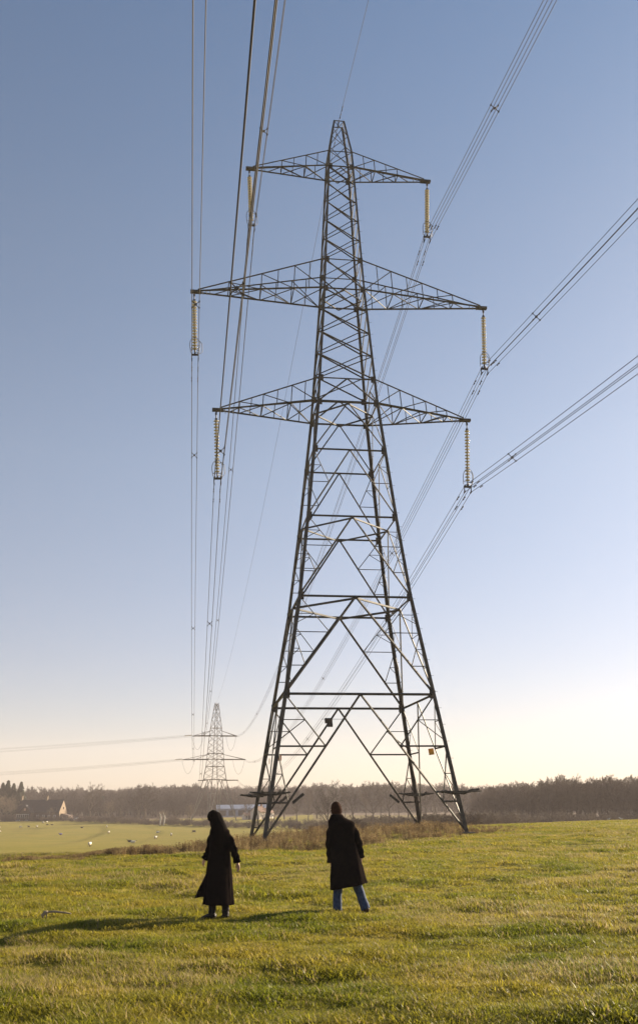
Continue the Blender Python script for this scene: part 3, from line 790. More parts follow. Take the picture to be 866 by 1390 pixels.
for i,(u,y,l) in enumerate(((1,1061,'dark conifer at the left edge of the picture'),(8,1058,'tallest dark conifer in the group above the farmhouse'),(16,1062,'dark conifer third from the left in the group'),(26,1060,'pointed dark conifer standing a little apart on the right of its group'),(-14,1060,'dark conifer outermost on the left of its group'))):
    x,yy = at_px(u,438); r_ = empty('conifer',(x,yy,gh(x,yy)),i*1.3); s = ((1095-y)*438/1296+EYE-gh(x,yy))/12; r_.scale = (s*1.15,s*1.15,s)
    for nm,me_ in zip(('crown','trunk'),CF[i%2]): o = bpy.data.objects.new(nm,me_); COL.objects.link(o); o.parent = r_
    tag(r_,l,'tree','conifers above the farmhouse')
# pale birches lit by the sun
for u,l in ((218,'left one of two short sunlit white trunks in the far hedge'),(223.2,'right one of two short sunlit white trunks in the far hedge')):
    x,y = at_px(u,318); r_ = empty('birch_tree',(x,y,gh(x,y))); rgb = random.Random(int(u))
    mb = MB(); mb.tube([(0,0,-.2),(.1,0,1.2),(.25,0,2.6),(.1,0,3.6),(-.25,0,4.4)],[.20,.26,.30,.24,.10],8); mb.build('trunk',M['birch'],r_,True)
    mb = MB()
    for k in range(60):
        a = rgb.random()*6.28; z = rgb.uniform(2,4.3); mb.tube([(.1,0,z),(.1+math.cos(a)*.6,math.sin(a)*.6,z+.7),(.1+math.cos(a)*.9,math.sin(a)*.9,z+1.0)],[.03,.02,.012],3,False)
    mb.build('crown',M['twig_pale'],r_); tag(r_,l,'tree')
# bushes
BUSH = []
for k in range(5):
    rgk = random.Random(400+k); mb = (MB(),MB())
    for j in range(6):
        a = rgk.random()*6.28
        grow(mb, Vector((math.cos(a)*.3,math.sin(a)*.3,-.1)), Vector((math.cos(a)*.5,math.sin(a)*.5,1)).normalized(), 1.9*rgk.uniform(.7,1.1), .05, 0, SPEC_BUSH, rgk)
    m_ = MB(); m_.add(mb[0].v,mb[0].f); m_.add(mb[1].v,mb[1].f); BUSH.append(m_)
bc = bpy.data.collections.new('bushes')
for k,m_ in enumerate(BUSH): proto_mesh(m_,'bush_%02d'%k,[M['twig'] if k%2 else M['twig_pale']],bc)
# far hedge: one hedge, one mesh
def hedge(name,label,path,step,h,seed):
    rgk = random.Random(seed); mb = MB(); P0 = None
    pts = [Vector((*at_px(u,d),0)) for u,d in path]; o0 = pts[0].copy(); o0.z = gh(o0.x,o0.y)
    rv = {}
    for a,b in zip(pts,pts[1:]):
        n = max(1,int((b-a).length/step))
        for i in range(n):
            p = a.lerp(b,(i+rgk.random())/n)+Vector((rgk.uniform(-1,1),rgk.uniform(-1.2,1.2),0)); p.z = gh(p.x,p.y)
            s = h*rgk.uniform(.45,1.15)/2.4; bm = rgk.choice(BUSH); ca,sa = math.cos(i*2.1),math.sin(i*2.1)
            n0 = len(mb.v); q = p-o0
            mb.v += [(q.x+(v[0]*ca-v[1]*sa)*s*1.5,q.y+(v[0]*sa+v[1]*ca)*s*1.5,q.z+v[2]*s) for v in bm.v]
            mb.f += [tuple(j+n0 for j in f) for f in bm.f]; mb.m += [0]*len(bm.f)
    root = empty(name,o0); mb.build('branches',M['twig'],root); tag(root,label,'hedge')
hedge('hedge','long ragged bare hedge closing the far side of the sheep field',[(-90,404),(0,398),(60,392),(110,384),(190,352),(260,312),(330,280),(430,250)],2.4,2.6,3)
hedge('hedge','second bare hedge further back, running behind the cream cottages',[(215,470),(300,460),(380,440),(450,430)],2.8,3.4,4)
# scrub behind the pylon and along the wood
NB = 520
u = rng.uniform(418,960,NB); d = rng.uniform(0,1,NB)
d = np.where(u<640, 105+d*130, np.interp(u,[640,700,960],[150,205,222])+d*22)
px,py = at_px(u,d); s = rng.uniform(.5,1.15,NB)*np.interp(u,[418,470,600,700,960],[.7,1.0,1.0,1.1,1.3])*np.interp(d,[105,160,240],[.8,1.1,1.3])
scatter('scrub', np.stack([px,py,gz(px,py)],1), rng.uniform(0,6.28,NB), np.stack([s*1.25,s*1.25,s],1), rng.integers(0,5,NB), bc, 'low tangled brown scrub and brambles behind the big pylon and at the foot of the wood')
# far woodland on the hills
fc = bpy.data.collections.new('far_trees')
for k in range(5):
    rgk = random.Random(500+k); mb = (MB(),MB()); grow(mb, Vector((0,0,-.3)), Vector((0,0,1)), 10.5, .22, 0, SPEC_FAR, rgk)
    m_ = MB(); m_.add(mb[0].v,mb[0].f); m_.add(mb[1].v,mb[1].f); proto_mesh(m_,'far_%02d'%k,[M['twig_far']],fc)
o = bpy.data.objects.new('far_05',CF[0][0]); fc.objects.link(o)
NF = 20000
d = np.sqrt(rng.uniform(488**2,1040**2,NF)); a = rng.uniform(-.55,.55,NF); px,py = d*np.sin(a),d*np.cos(a)
k = (vnoise(px/60,py/60,31) > .22)|(d>700); k &= (d > 560)|((uq(px,py) > 90)&(uq(px,py) < 402)); px,py = px[k],py[k]
s = rng.uniform(.65,1.15,len(px))*(.60+.60*vnoise(px/42,py/42,33)); var = rng.integers(0,5,len(px)); var[rng.random(len(px))<.035] = 5
scatter('far_woodland', np.stack([px,py,gz(px,py)],1), rng.uniform(0,6.28,len(px)), np.stack([s*1.15,s*1.15,s],1), var, fc, 'far bare woodland covering the low hills along the skyline')

# ------------------------------------------------------------------ farm buildings
def quadbox(mb,x0,x1,y0,y1,z0,z1): mb.box(((x0+x1)/2,(y0+y1)/2,(z0+z1)/2),(x1-x0,y1-y0,z1-z0))
def gable_block(root, L, D, he, hr, wall, roofm, over=.35, nm='wall'):
    """walls with gables at both ends of x, pitched roof as a slab"""
    mb = MB(); x=L/2; y=D/2
    vs = [(-x,-y,-1),(x,-y,-1),(x,y,-1),(-x,y,-1),(-x,-y,he),(x,-y,he),(x,y,he),(-x,y,he),(-x,0,hr),(x,0,hr)]
    mb.add(vs,[(0,1,5,4),(2,3,7,6),(1,2,6,9,5),(3,0,4,8,7)]); w_o = mb.build(nm,wall,root)
    mb = MB(); X = x+.12
    for s in (-1,1):
        a = Vector((0,0,hr+.12)); b = Vector((0,s*(y+over),he-over*(hr-he)/y+.12)); t = Vector((0,s*.10,.16))
        vs = [(-X,a.y,a.z),(X,a.y,a.z),(X,b.y,b.z),(-X,b.y,b.z)]; vs += [(p[0],p[1],p[2]+.16) for p in vs]
        mb.add(vs,[(0,1,2,3),(4,7,6,5),(0,4,5,1),(1,5,6,2),(2,6,7,3),(3,7,4,0)])
    return w_o, mb.build('roof',roofm,root)
def window(root,x,y,z,w,h,face=-1,frame='white'):
    fr = MB(); yy = y+face*.03
    for a in (-1,1): fr.box((x+a*w/2,yy,z),(.09,.10,h+.09))
    for a in (-1,1): fr.box((x,yy,z+a*h/2),(w-.09,.10,.09))
    fr.box((x,yy,z),(.05,.08,h-.09)); fr.box((x,yy-.001,z),(w-.09,.06,.05)); fo = fr.build('window',M[frame],root)
    p = MB(); p.box((x,y+face*.012,z),(w-.06,.02,h-.06)); p.build('pane',M['pane'],fo)
x,y = at_px(56,402)
farm = empty('farmhouse',(x,y,gh(x,y)-.1),R(-11)); tag(farm,'long stone farmhouse with dark slate roof and sunlit right gable','house')
wo,ro = gable_block(farm,21,7.4,3.7,8.5,M['brick'],M['slate'])
mb = MB(); y_=3.7; vs = [(10.56,-3.7,-1),(10.56,3.7,-1),(10.56,3.7,3.7),(10.56,0,8.45),(10.56,-3.7,3.7)]; vs += [(p[0]-.05,p[1],p[2]) for p in vs]
mb.add(vs,[(0,1,2,3,4),(5,9,8,7,6)]+[(i,5+i,5+(i+1)%5,(i+1)%5) for i in range(5)]); gb = mb.build('gable_wall',M['stone'],farm)
mb = MB(); mb.box((10.60,.2,5.2),(.06,.7,1.0)); mb.build('gable_window',M['pane'],farm)
for cx_,h_ in ((-9.7,1.5),(2.4,1.3)):
    mb = MB(); mb.box((cx_,0,8.4+h_/2),(.9,.7,h_+.9)); mb.box((cx_,0,8.4+h_+.52),(1.05,.85,.14)); ch = mb.build('chimney',M['stone'],ro)
    for s in (-.22,.22):
        mb = MB(); mb.tube([(cx_+s,0,8.4+h_+.58),(cx_+s,0,8.4+h_+1.0)],[.13,.10],8); mb.build('chimney_pot',M['tile'],ch)
wing = empty('front_wing',(0,0,0)); wing.parent = farm; wing.location = (-4.2,-4.9,0); wing.rotation_euler = (0,0,R(90))
gable_block(wing,4.2,5.2,3.4,6.4,M['brick'],M['slate'],nm='wing_wall')
mb = MB(); mb.box((-2.13,0,4.7),(.05,.8,1.0)); mb.build('wing_window',M['plate_pink'],wing)
cons = MB()
for i in range(7): cons.box((-7.2+i*.95,-8.6,1.35),(.10,.10,2.7))
cons.box((-4.35,-8.6,2.72),(5.9,.12,.12)); cons.box((-4.35,-8.6,.25),(5.9,.16,.5)); co = cons.build('conservatory_frame',M['white'],farm)
mb = MB(); quadbox(mb,-7.1,-1.6,-8.52,-7.2,0,2.6); mb.build('conservatory_glass',M['pane'],co)
for x_ in (.5,3.2,5.8,8.4):
    window(farm,x_,-3.7,1.7,1.0,1.2)
mb = MB(); mb.box((4.5,-3.73,1.05),(.95,.08,2.1)); dd_ = mb.build('door',M['door'],farm); mb = MB(); mb.box((4.85,-3.8,1.05),(.06,.08,.16)); mb.build('handle',M['fitting'],dd_)
lean = MB(); lean.add([(10.7,-2.2,-1),(14.2,-2.2,-1),(14.2,2.5,-1),(10.7,2.5,-1),(10.7,-2.2,2.9),(14.2,-2.2,2.1),(14.2,2.5,2.1),(10.7,2.5,2.9)],[(0,1,5,4),(1,2,6,5),(2,3,7,6),(4,5,6,7),(3,0,4,7)]); lean.build('lean_to',M['brick'],farm)
# parked car and low sunlit wall
x,y = at_px(104,388); car = empty('parked_car',(x,y,gh(x,y)),R(6)); tag(car,'pale car parked to the right of the stone farmhouse','car')
prof_ = [(-2.1,.35),(-2.15,.75),(-1.9,.95),(-1.2,1.0),(-.75,1.42),(.9,1.45),(1.55,1.02),(2.05,.9),(2.15,.6),(2.1,.35)]
mb = MB(); mb.loft([[Vector((a,yy*(1 if b<1.1 else .82),b)) for a,b in prof_] for yy in (-.86,.86)]); cb = mb.build('body',M['carpaint'],car)
mb = MB()
for s in (-1,1): mb.add([(-1.05,s*.80,1.02),(1.40,s*.80,1.02),(.85,s*.735,1.38),(-.72,s*.735,1.38)],[(0,1,2,3)])
for v in mb.v: pass
mb.v = [(a,b*1.03,c) for a,b,c in mb.v]; mb.build('side_window',M['pane'],car)
for wx in (-1.3,1.3):
    for s in (-1,1):
        mb = MB(); mb.tube([(wx,s*.68,.32),(wx,s*.90,.32)],.33,16); wh = mb.build('wheel',M['tyre'],car); mb = MB(); mb.tube([(wx,s*.88,.32),(wx,s*.915,.32)],.19,12); mb.build('rim',M['steel_far'],wh)
for s in (-1,1): mb = MB(); mb.box((2.12,s*.6,.72),(.08,.3,.14)); mb.build('headlight',M['white'],car)
x,y = at_px(112,384); wl = MB(); rgk = random.Random(9)
for i in range(14):
    for j in range(3): wl.box((-2.6+i*.4+(j%2)*.2,rgk.uniform(-.05,.05),.2+j*.32),(.39,.45,.31),Matrix.Rotation(rgk.uniform(-.05,.05),3,'Z'))
o = wl.build('stone_wall',M['stone']); o.location = (x,y,gh(x,y)-.1); tag(o,'short low dry stone wall catching the sun beside the parked car','wall')
# cream cottages and the long shed
def cottage(u,d,L,D,he,hr,rz,wallm,roofm,label):
    x,y = at_px(u,d); r_ = empty('cottage',(x,y,gh(x,y)),rz); tag(r_,label,'house','cream buildings behind the left pylon legs')
    wo_,ro_ = gable_block(r_,L,D,he,hr,wallm,roofm)
    for i in range(2): window(r_,(-.25+.5*i)*L,-D/2,he*.55,.9,1.1)
    mb = MB(); mb.box((0,-D/2-.03,.95),(.85,.08,1.9)); dd_ = mb.build('door',M['door'],r_); mb = MB(); mb.box((.3,-D/2-.1,.95),(.05,.08,.14)); mb.build('handle',M['fitting'],dd_)
    mb = MB(); mb.box((L*.38,0,hr+.35),(.7,.6,1.3)); mb.build('chimney',M['tile'],ro_)
cottage(351,372,4.4,5.0,2.9,4.9,R(52),M['render_wall'],M['tile'],'taller cream cottage with brown roof between the left legs of the big pylon')
cottage(337,374,4.2,3.6,1.5,2.4,R(20),M['render_wall'],M['tile'],'low cream outbuilding left of the taller cream cottage')
cottage(363,380,4.0,4.0,2.4,4.0,R(60),M['render_wall'],M['tile'],'small cream cottage on the right behind the left legs of the big pylon')
x,y = at_px(329,424); sh = empty('shed',(x,y,gh(x,y)+.2),R(3)); tag(sh,'long low blue grey farm shed in the haze behind the cottages','barn')
gable_block(sh,24,8,3.0,4.6,M['shed'],M['shed'])
for i in range(5): mb = MB(); mb.box((-9+i*4.4,-4.03,1.2),(3.2,.06,2.4)); mb.build('bay_door',M['door'],sh)

# ------------------------------------------------------------------ sheep
def sheep_mesh(seed, pose, wool, face='face_dark'):
    rgk = random.Random(seed); mb = MB()
    zc = .62 if pose != 'lying' else .30
    rings = []; n = 14
    for i,(x,rz_,ry_,dz) in enumerate(((-.56,.05,.05,.02),(-.53,.17,.15,.01),(-.40,.25,.22,0),(-.15,.29,.26,-.02),(.12,.28,.26,-.02),(.34,.25,.22,0),(.48,.18,.16,.04),(.56,.13,.12,.10))):
        rings.append([Vector((x+rgk.uniform(-.01,.01),math.cos(2*math.pi*k/n)*ry_*(1+rgk.uniform(-.06,.06)),zc+dz+math.sin(2*math.pi*k/n)*rz_*(1+rgk.uniform(-.06,.06)))) for k in range(n)])
    hd = {'grazing':((.64,.10,.10,-.02),(.72,.085,.085,-.20),(.78,.075,.075,-.36)),'standing':((.62,.10,.09,.20),(.66,.09,.085,.30),(.72,.085,.08,.34)),'lying':((.62,.10,.09,.18),(.66,.09,.085,.27),(.72,.085,.08,.30))}[pose]
    for x,a,b,dz in hd: rings.append([Vector((x,math.cos(2*math.pi*k/n)*b,zc+dz+math.sin(2*math.pi*k/n)*a)) for k in range(n)])
    mb.loft(rings); nb = len(mb.f)
    mb.cur = 1; h = rings[-1][0]; c = Vector((hd[-1][0],0,zc+hd[-1][3]))
    dn = Vector((.35,0,-.94)) if pose == 'grazing' else Vector((.9,0,-.35))
    mb.tube([c-dn*.05,c+dn*.08,c+dn*.18,c+dn*.24],[.085,.078,.058,.03],10)
    for s in (-1,1): mb.tube([c+Vector((0,s*.06,.04)),c+Vector((-.02,s*.17,.03))],[.03,.012],6)
    if pose != 'lying':
        for x in (-.38,.36):
            for s in (-1,1):
                if x < 0: P_ = [(x,s*.13,.46),(x+.05,s*.13,.36),(x-.04,s*.13,.22),(x-.01,s*.13,.0)]
                else: P_ = [(x,s*.12,.46),(x+.01,s*.12,.24),(x,s*.12,.0)]
                mb.tube(P_,[.065,.045,.028,.03][:len(P_)],8)
    else:
        for s in (-1,1): mb.tube([(.30,s*.18,.10),(.50,s*.16,.05)],[.05,.03],6)
    mb.cur = 0; mb.tube([(-.54,0,zc+.08),(-.60,0,zc-.08),(-.60,0,zc-.22)],[.04,.035,.02],6)
    me = bpy.data.meshes.new('sheep'); me.from_pydata(mb.v,[],mb.f); me.materials.append(M[wool]); me.materials.append(M[face]); me.polygons.foreach_set('material_index',mb.m)
    me.polygons.foreach_set('use_smooth',[True]*len(mb.f)); return me
SM = {(p,w):sheep_mesh(hash(p)%7 if False else i,p,w) for i,(p,w) in enumerate((p,w) for p in ('grazing','standing','lying') for w in ('wool','wool_dark','mark_blue'))}
SHEEP = [(1,1123,'standing','wool',40,'pale sheep at the left edge of the field, the farther of two'),
 (2,1128.5,'standing','wool',200,'pale sheep at the left edge of the field, the nearer of two'),
 (30,1122.5,'grazing','wool',20,'white sheep grazing below the left end of the farmhouse'),
 (41,1122,'standing','wool_dark',170,'greyish sheep below the glazed wing of the farmhouse'),
 (52,1122,'standing','wool',60,'white sheep alone below the middle of the farmhouse'),
 (60,1116.5,'grazing','wool',30,'white sheep close to the farmhouse, left of its neighbour in the tight group'),
 (65,1116,'standing','wool',70,'brightest white sheep at the top of the tight group by the farmhouse'),
 (66,1119,'lying','wool_dark',10,'dark sheep lying just below the brightest white one'),
 (72.5,1119,'lying','wool_dark',190,'dark sheep lying at the right of the tight group by the farmhouse'),
 (113,1123,'lying','wool_dark',0,'small dark sheep lying below the parked car'),
 (85,1132,'lying','mark_blue',170,'sheep with a violet marking, alone in the left part of the field'),
 (125,1148.5,'standing','wool',80,'white sheep nearest the rough strip on the left'),
 (146.5,1123,'standing','wool',100,'pale sheep, the farther of two standing one behind the other'),
 (149.5,1131,'standing','wool',75,'pale sheep, the nearer of two standing one behind the other'),
 (178.5,1142.5,'lying','wool_dark',160,'greyish sheep lying on the left against a paler one'),
 (183,1143.5,'lying','wool',20,'pale sheep lying on the right against a greyish one'),
 (213,1139,'standing','wool',60,'white sheep standing midway between the lying pair and the woman'),
 (215.7,1130.5,'lying','wool',10,'small pale sheep lying directly behind a standing white one'),
 (234,1135,'standing','wool',110,'pale sheep turned away in the field left of the woman'),
 (264.5,1131,'grazing','wool_dark',190,'greyish sheep grazing just left of the woman')]
def ray_ground(u,v):
    best = None
    for d in np.arange(70,400,1.0):
        x,y = at_px(u,d); yy = 1095-(gh(x,y)-EYE)*1296/d
        if d > 120 and yy <= v: return x,y
    return at_px(u,330)
for u_,v_,pose,wool,az,l in SHEEP:
    x,y = ray_ground(u_,v_+.3); o = bpy.data.objects.new('sheep',SM[pose,wool]); COL.objects.link(o)
    o.location = (x,y,gh(x,y)); o.rotation_euler = (0,0,R(az)); s_k = .78; o.scale = (s_k,s_k,s_k); tag(o,l,'sheep','sheep scattered over the low field')
# gulls on the crest
def gull(u,d,label,rz):
    x,y = at_px(u,d); r_ = empty('gull',(x,y,gh(x,y)+.08),rz); r_.scale = (.8,.8,.8); mb = MB()
    rings = []
    for a,rr,dz in ((-.20,.01,0),(-.14,.045,.0),(-.02,.075,.0),(.10,.06,.03),(.15,.035,.09),(.19,.04,.13),(.23,.03,.13),(.29,.006,.115)):
        rings.append([Vector((a,math.cos(2*math.pi*k/10)*rr,dz+.08+math.sin(2*math.pi*k/10)*rr)) for k in range(10)])
    mb.loft(rings); 
    for s in (-1,1): mb.tube([(.0,s*.03,.03),(.01,s*.03,-.11)],.008,5)
    mb.build('body',M['feather'],r_,True)
    for s in (-1,1): mb = MB(); mb.add([(.08,s*.06,.12),(-.05,s*.085,.14),(-.26,s*.03,.12),(-.06,s*.08,.06),(.08,s*.065,.11),(-.05,s*.075,.135),(-.26,s*.025,.115),(-.06,s*.07,.06)],[(0,1,2,3),(7,6,5,4),(0,4,5,1),(1,5,6,2),(2,6,7,3),(3,7,4,0)]); mb.build('wing',M['feather_grey'],r_)
    tag(r_,label,'bird','gulls on the crest of the field')
gull(841,84,'white gull standing on the crest of the field near the right edge',R(150)); gull(824,86,'small white gull left of its neighbour on the crest',R(20))
# ------------------------------------------------------------------ broken stick in the grass
x,y = -3.95, 15.35
st_ = empty('broken_stick',(x,y,gh(x,y)+.07),R(-4)); tag(st_,'bent pale broken stick lying in the grass on the left','stick'); st_.scale = (.85,.85,.85)
mb = MB(); mb.tube([(-.12,0,.055),(.0,.01,.060),(.18,.0,.045),(.30,-.01,.03)],[.016,.018,.015,.010],8); mb.build('shaft',M['wood_stick'],st_,True)
mb = MB(); mb.tube([(-.11,0,.06),(-.16,-.01,.045),(-.20,-.02,.0),(-.185,-.02,-.04)],[.020,.034,.030,.012],8); mb.build('splintered_end',M['wood_stick'],st_,True)
mb = MB(); mb.tube([(-.13,.0,.03),(-.14,.0,-.06)],[.012,.010],6); mb.build('stub',M['bark'],st_,True)

# ------------------------------------------------------------------ people
def skin_to_mesh(verts, edges, radii, roots):
    me = bpy.data.meshes.new('tmp'); me.from_pydata(verts,edges,[]); o = bpy.data.objects.new('tmp',me); COL.objects.link(o)
    md = o.modifiers.new('skin','SKIN'); md.use_smooth_shade = True
    if not me.skin_vertices: 
        bm = bmesh.new(); bm.from_mesh(me); bm.verts.layers.skin.verify(); bm.to_mesh(me); bm.free()
    for i,r_ in enumerate(radii):
        sv = me.skin_vertices[0].data[i]; sv.radius = (r_,r_) if not isinstance(r_,tuple) else r_; sv.use_root = i in roots
    sb_ = o.modifiers.new('s','SUBSURF'); sb_.levels = 2; sb_.render_levels = 2
    dg = bpy.context.evaluated_depsgraph_get(); ev = o.evaluated_get(dg); m2 = ev.to_mesh()
    v = [tuple(p.co) for p in m2.vertices]; f = [tuple(p.vertices) for p in m2.polygons]; ev.to_mesh_clear()
    bpy.data.objects.remove(o); return v,f
def head_mesh(mb, c, yaw, pitch, s=1.0, roll=0):
    """x forward, y left, z up in head space"""
    Rh = Matrix.Rotation(yaw,3,'Z') @ Matrix.Rotation(pitch,3,'Y') @ Matrix.Rotation(roll,3,'X'); c = Vector(c)
    nl,nk = 28,20; vs = []
    for i in range(nk+1):
        th = math.pi*i/nk; zz = math.cos(th); rr = math.sin(th)
        for k in range(nl):
            a = 2*math.pi*k/nl; X = math.cos(a)*rr; Y = math.sin(a)*rr
            fx = .098 if X < 0 else .092; jaw = 1-.32*max(0,-zz-.1)
            x_ = X*fx; y_ = Y*.076*jaw; z_ = zz*.118
            if X > 0: x_ *= 1-.10*max(0,zz)
            g = lambda a0,z0,sa,sz: math.exp(-((a-a0 if a<math.pi else a-2*math.pi-a0)/sa)**2-((z_-z0)/sz)**2)
            x_ += .024*g(0,-.022,.13,.020)+.006*g(0,.0,.12,.02)+.007*g(0,-.062,.25,.010)+.010*g(0,-.100,.35,.018)
            x_ -= .012*(g(.42,.008,.18,.014)+g(-.42,.008,.18,.014))+.005*g(0,-.078,.3,.007)
            vs.append(c+Rh@(Vector((x_,y_,z_))*s))
    mb.add(vs,[(i*nl+k,i*nl+(k+1)%nl,(i+1)*nl+(k+1)%nl,(i+1)*nl+k) for i in range(nk) for k in range(nl)])
    for sg in (-1,1):
        pts = [c+Rh@(Vector((-.005+.018*math.cos(t),sg*(.076+.006*math.sin(t)),-.005+.030*math.sin(t)))*s) for t in np.linspace(0,5.6,9)]
        mb.tube(pts,.008*s,6); mb.tube([c+Rh@(Vector((-.005,sg*.070,z_))*s) for z_ in (-.028,0,.022)],[.010,.014,.012],6)
    return Rh
def arm_chain(V,E,Rd,base,pts,rads):
    prev = base
    for p,r_ in zip(pts,rads): V.append(tuple(p)); Rd.append(r_); E.append((prev,len(V)-1)); prev = len(V)-1
    return prev
def hand_chains(V,E,Rd,roots,wrist,dirv,palm_n,side,curl=.5,s=1.0):
    """palm + five fingers from the wrist; dirv along the hand, side towards the thumb"""
    w = Vector(wrist); d = Vector(dirv).normalized(); sd = Vector(side); sd = (sd-d*sd.dot(d)).normalized(); n = d.cross(sd)
    if n.dot(Vector(palm_n)) < 0: n = -n
    for j,(off,L) in enumerate(((.030,.072),(.011,.080),(-.009,.074),(-.027,.058))):
        p = w+d*.035*s+sd*off*.75*s; q = w+d*.088*s+sd*off*s; i0 = len(V)
        V.append(tuple(p)); Rd.append(.0145*s); roots.add(i0); V.append(tuple(q)); Rd.append(.0120*s); E.append((i0,i0+1)); cur = q; dd_ = d.copy(); prev = i0+1
        for m_,(ll,rr) in enumerate(((.42,.0090),(.32,.0082),(.26,.0070))):
            ang = curl*(.5+.35*m_); dd_ = (dd_*math.cos(ang)+n*math.sin(ang)).normalized()
            cur = cur+dd_*L*ll*s; V.append(tuple(cur)); Rd.append(rr*s); E.append((prev,len(V)-1)); prev = len(V)-1
    i0 = len(V); p = w+d*.022*s+sd*.012*s; V.append(tuple(p)); Rd.append(.015*s); roots.add(i0); prev = i0
    for v,rr in (((.050,.040,.008),.0125),((.078,.052,.020),.0100),((.100,.050,.032),.0085)):
        V.append(tuple(w+d*v[0]*s+sd*v[1]*s+n*v[2]*s)); Rd.append(rr*s); E.append((prev,len(V)-1)); prev = len(V)-1
def body_object(root, V,E,Rd,roots,head_args, material):
    v,f = skin_to_mesh(V,E,Rd,roots); mb = MB(); mb.add(v,f); Rh = head_mesh(mb,*head_args)
    o = mb.build('body',material,root,True); md = o.modifiers.new('join','REMESH'); md.mode = 'VOXEL'; md.voxel_size = .0065; md.use_smooth_shade = True
    return o,Rh
def garment(rings_spec, n=64, folds=(), thick=.010, seed=0):
    """rings: (z, xl, xr, yc, ry, fold amplitude, z tilt left->right)"""
    out = []
    for (z,xl,xr,yc,ry,fa,tilt) in rings_spec:
        cx,rx = (xl+xr)/2,(xr-xl)/2; ring = []
        for k in range(n):
            a = 2*math.pi*k/n
            w = sum(A*math.sin(kf*a+ph+z*dz) for kf,A,ph,dz in folds)*fa + (mnoise.noise(Vector((math.cos(a)*3+seed,math.sin(a)*3,z*5)))*.05*min(1,fa*8))
            cc,ss = math.cos(a),math.sin(a); pw = .86
            X = math.copysign(abs(cc)**pw,cc); Y = math.copysign(abs(ss)**pw,ss)
            ring.append(Vector((cx+X*rx*(1+w), yc+Y*ry*(1+w), z+tilt*X)))
        out.append(ring)
    return out
def refine(spec, n):
    s = np.array(spec,float); t = np.linspace(0,len(s)-1,n)
    res = []
    for q in t:
        i = min(int(q),len(s)-2); f = q-i
        p0,p1,p2,p3 = s[max(i-1,0)],s[i],s[i+1],s[min(i+2,len(s)-1)]
        res.append(tuple(.5*((2*p1)+(-p0+p2)*f+(2*p0-5*p1+4*p2-p3)*f*f+(-p0+3*p1-3*p2+p3)*f**3)))
    return res
def sleeve(mb, pts, rads, n=18, seed=0, amp=.11):
    P_ = refine([tuple(p)+(r_,) for p,r_ in zip(pts,rads)], 26); rings = []
    for i,q in enumerate(P_):
        p = Vector(q[:3]); a = Vector(P_[max(i-1,0)][:3]); b = Vector(P_[min(i+1,len(P_)-1)][:3]); d = (b-a).normalized()
        x = d.cross(Vector((0,1,0))).normalized(); y = d.cross(x)
        ring = []
        for k in range(n):
            t = 2*math.pi*k/n; w = 1+amp*math.sin(i*1.15+seed+2*math.cos(t))+.05*mnoise.noise(Vector((math.cos(t)*2,math.sin(t)*2+seed,i*.35)))
            ring.append(p+(x*math.cos(t)+y*math.sin(t))*q[3]*w)
        rings.append(ring)
    mb.loft(rings,False)
# ---- the man
DM = 17.1; xm = .39
man = empty('person',(xm,DM,gh(xm,DM)-.01)); man.scale = (1.0,.98,.985); tag(man,'man in a knee-length dark coat and blue jeans walking away across the grass','person')
V=[];E_=[];Rd=[];roots={0}
def addv(p,r_,par=None):
    V.append(tuple(p)); Rd.append(r_)
    if par is not None: E_.append((par,len(V)-1))
    return len(V)-1
pel = addv((-.01,0,.93),.125); sp1 = addv((-.03,0,1.10),.12,pel); sp2 = addv((-.055,.0,1.28),.135,sp1); ch_ = addv((-.07,0,1.39),.12,sp2); nk_ = addv((-.105,.01,1.49),.055,ch_); hd_ = addv((-.13,.015,1.57),.055,nk_)
for sx,hip,knee,ank,toe in ((-1,(-.11,0,.90),(-.135,.03,.50),(-.15,-.02,.09),(-.16,.15,.04)),(1,(.09,0,.90),(.165,.04,.50),(.315,-.04,.10),(.34,.13,.04))):
    arm_chain(V,E_,Rd,pel,[hip,Vector(hip).lerp(Vector(knee),.5),knee,Vector(knee).lerp(Vector(ank),.4),ank,toe],[.095,.085,.060,.058,.040,.035])
for sx,sh,el,wr in ((-1,(-.235,0,1.40),(-.262,-.02,1.12),(-.252,.03,.83)),(1,(.085,0,1.41),(.205,.03,1.15),(.262,.10,.90))):
    e = arm_chain(V,E_,Rd,ch_,[sh,Vector(sh).lerp(Vector(el),.5),el,Vector(el).lerp(Vector(wr),.5),wr,Vector(wr)+(Vector(wr)-Vector(el)).normalized()*.06],[.060,.050,.042,.038,.028,.030])
    dv = Vector((.12 if sx<0 else 0,.10,-1)); hand_chains(V,E_,Rd,roots,Vector(wr)+Vector((0,0,-.01)),dv,(-sx,0,0),(0,1,0),.45)
body_,Rh = body_object(man,V,E_,Rd,roots,((-.145,.02,1.635),R(98),R(4),1.06,R(-6)),M['skin'])
HC = Vector((-.145,.02,1.635))
def hair_cap(mb,c,Rh,s,front,low,amp,seed):
    nl,nk = 40,24
    rings = []
    for i in range(nk+1):
        th = math.pi*i/nk*.74; ring = []
        for k in range(nl):
            a = 2*math.pi*k/nl; X,Y,Z_ = math.cos(a)*math.sin(th),math.sin(a)*math.sin(th),math.cos(th)
            w = 1+amp*mnoise.noise(Vector((X*9+seed,Y*9,Z_*5)))+amp*.5*mnoise.noise(Vector((X*24,Y*24+seed,Z_*8)))
            x_,y_,z_ = X*.108*w-.008,Y*.086*w,Z_*.124*w+.006
            if X > 0 : x_ = min(x_, front + .5*max(0,z_-.03)) ; z_ = max(z_, low+.075*min(1,X*1.6))
            ring.append(c+Rh@(Vector((x_,y_,max(z_,low)))*s))
        rings.append(ring)
    mb.loft(rings)
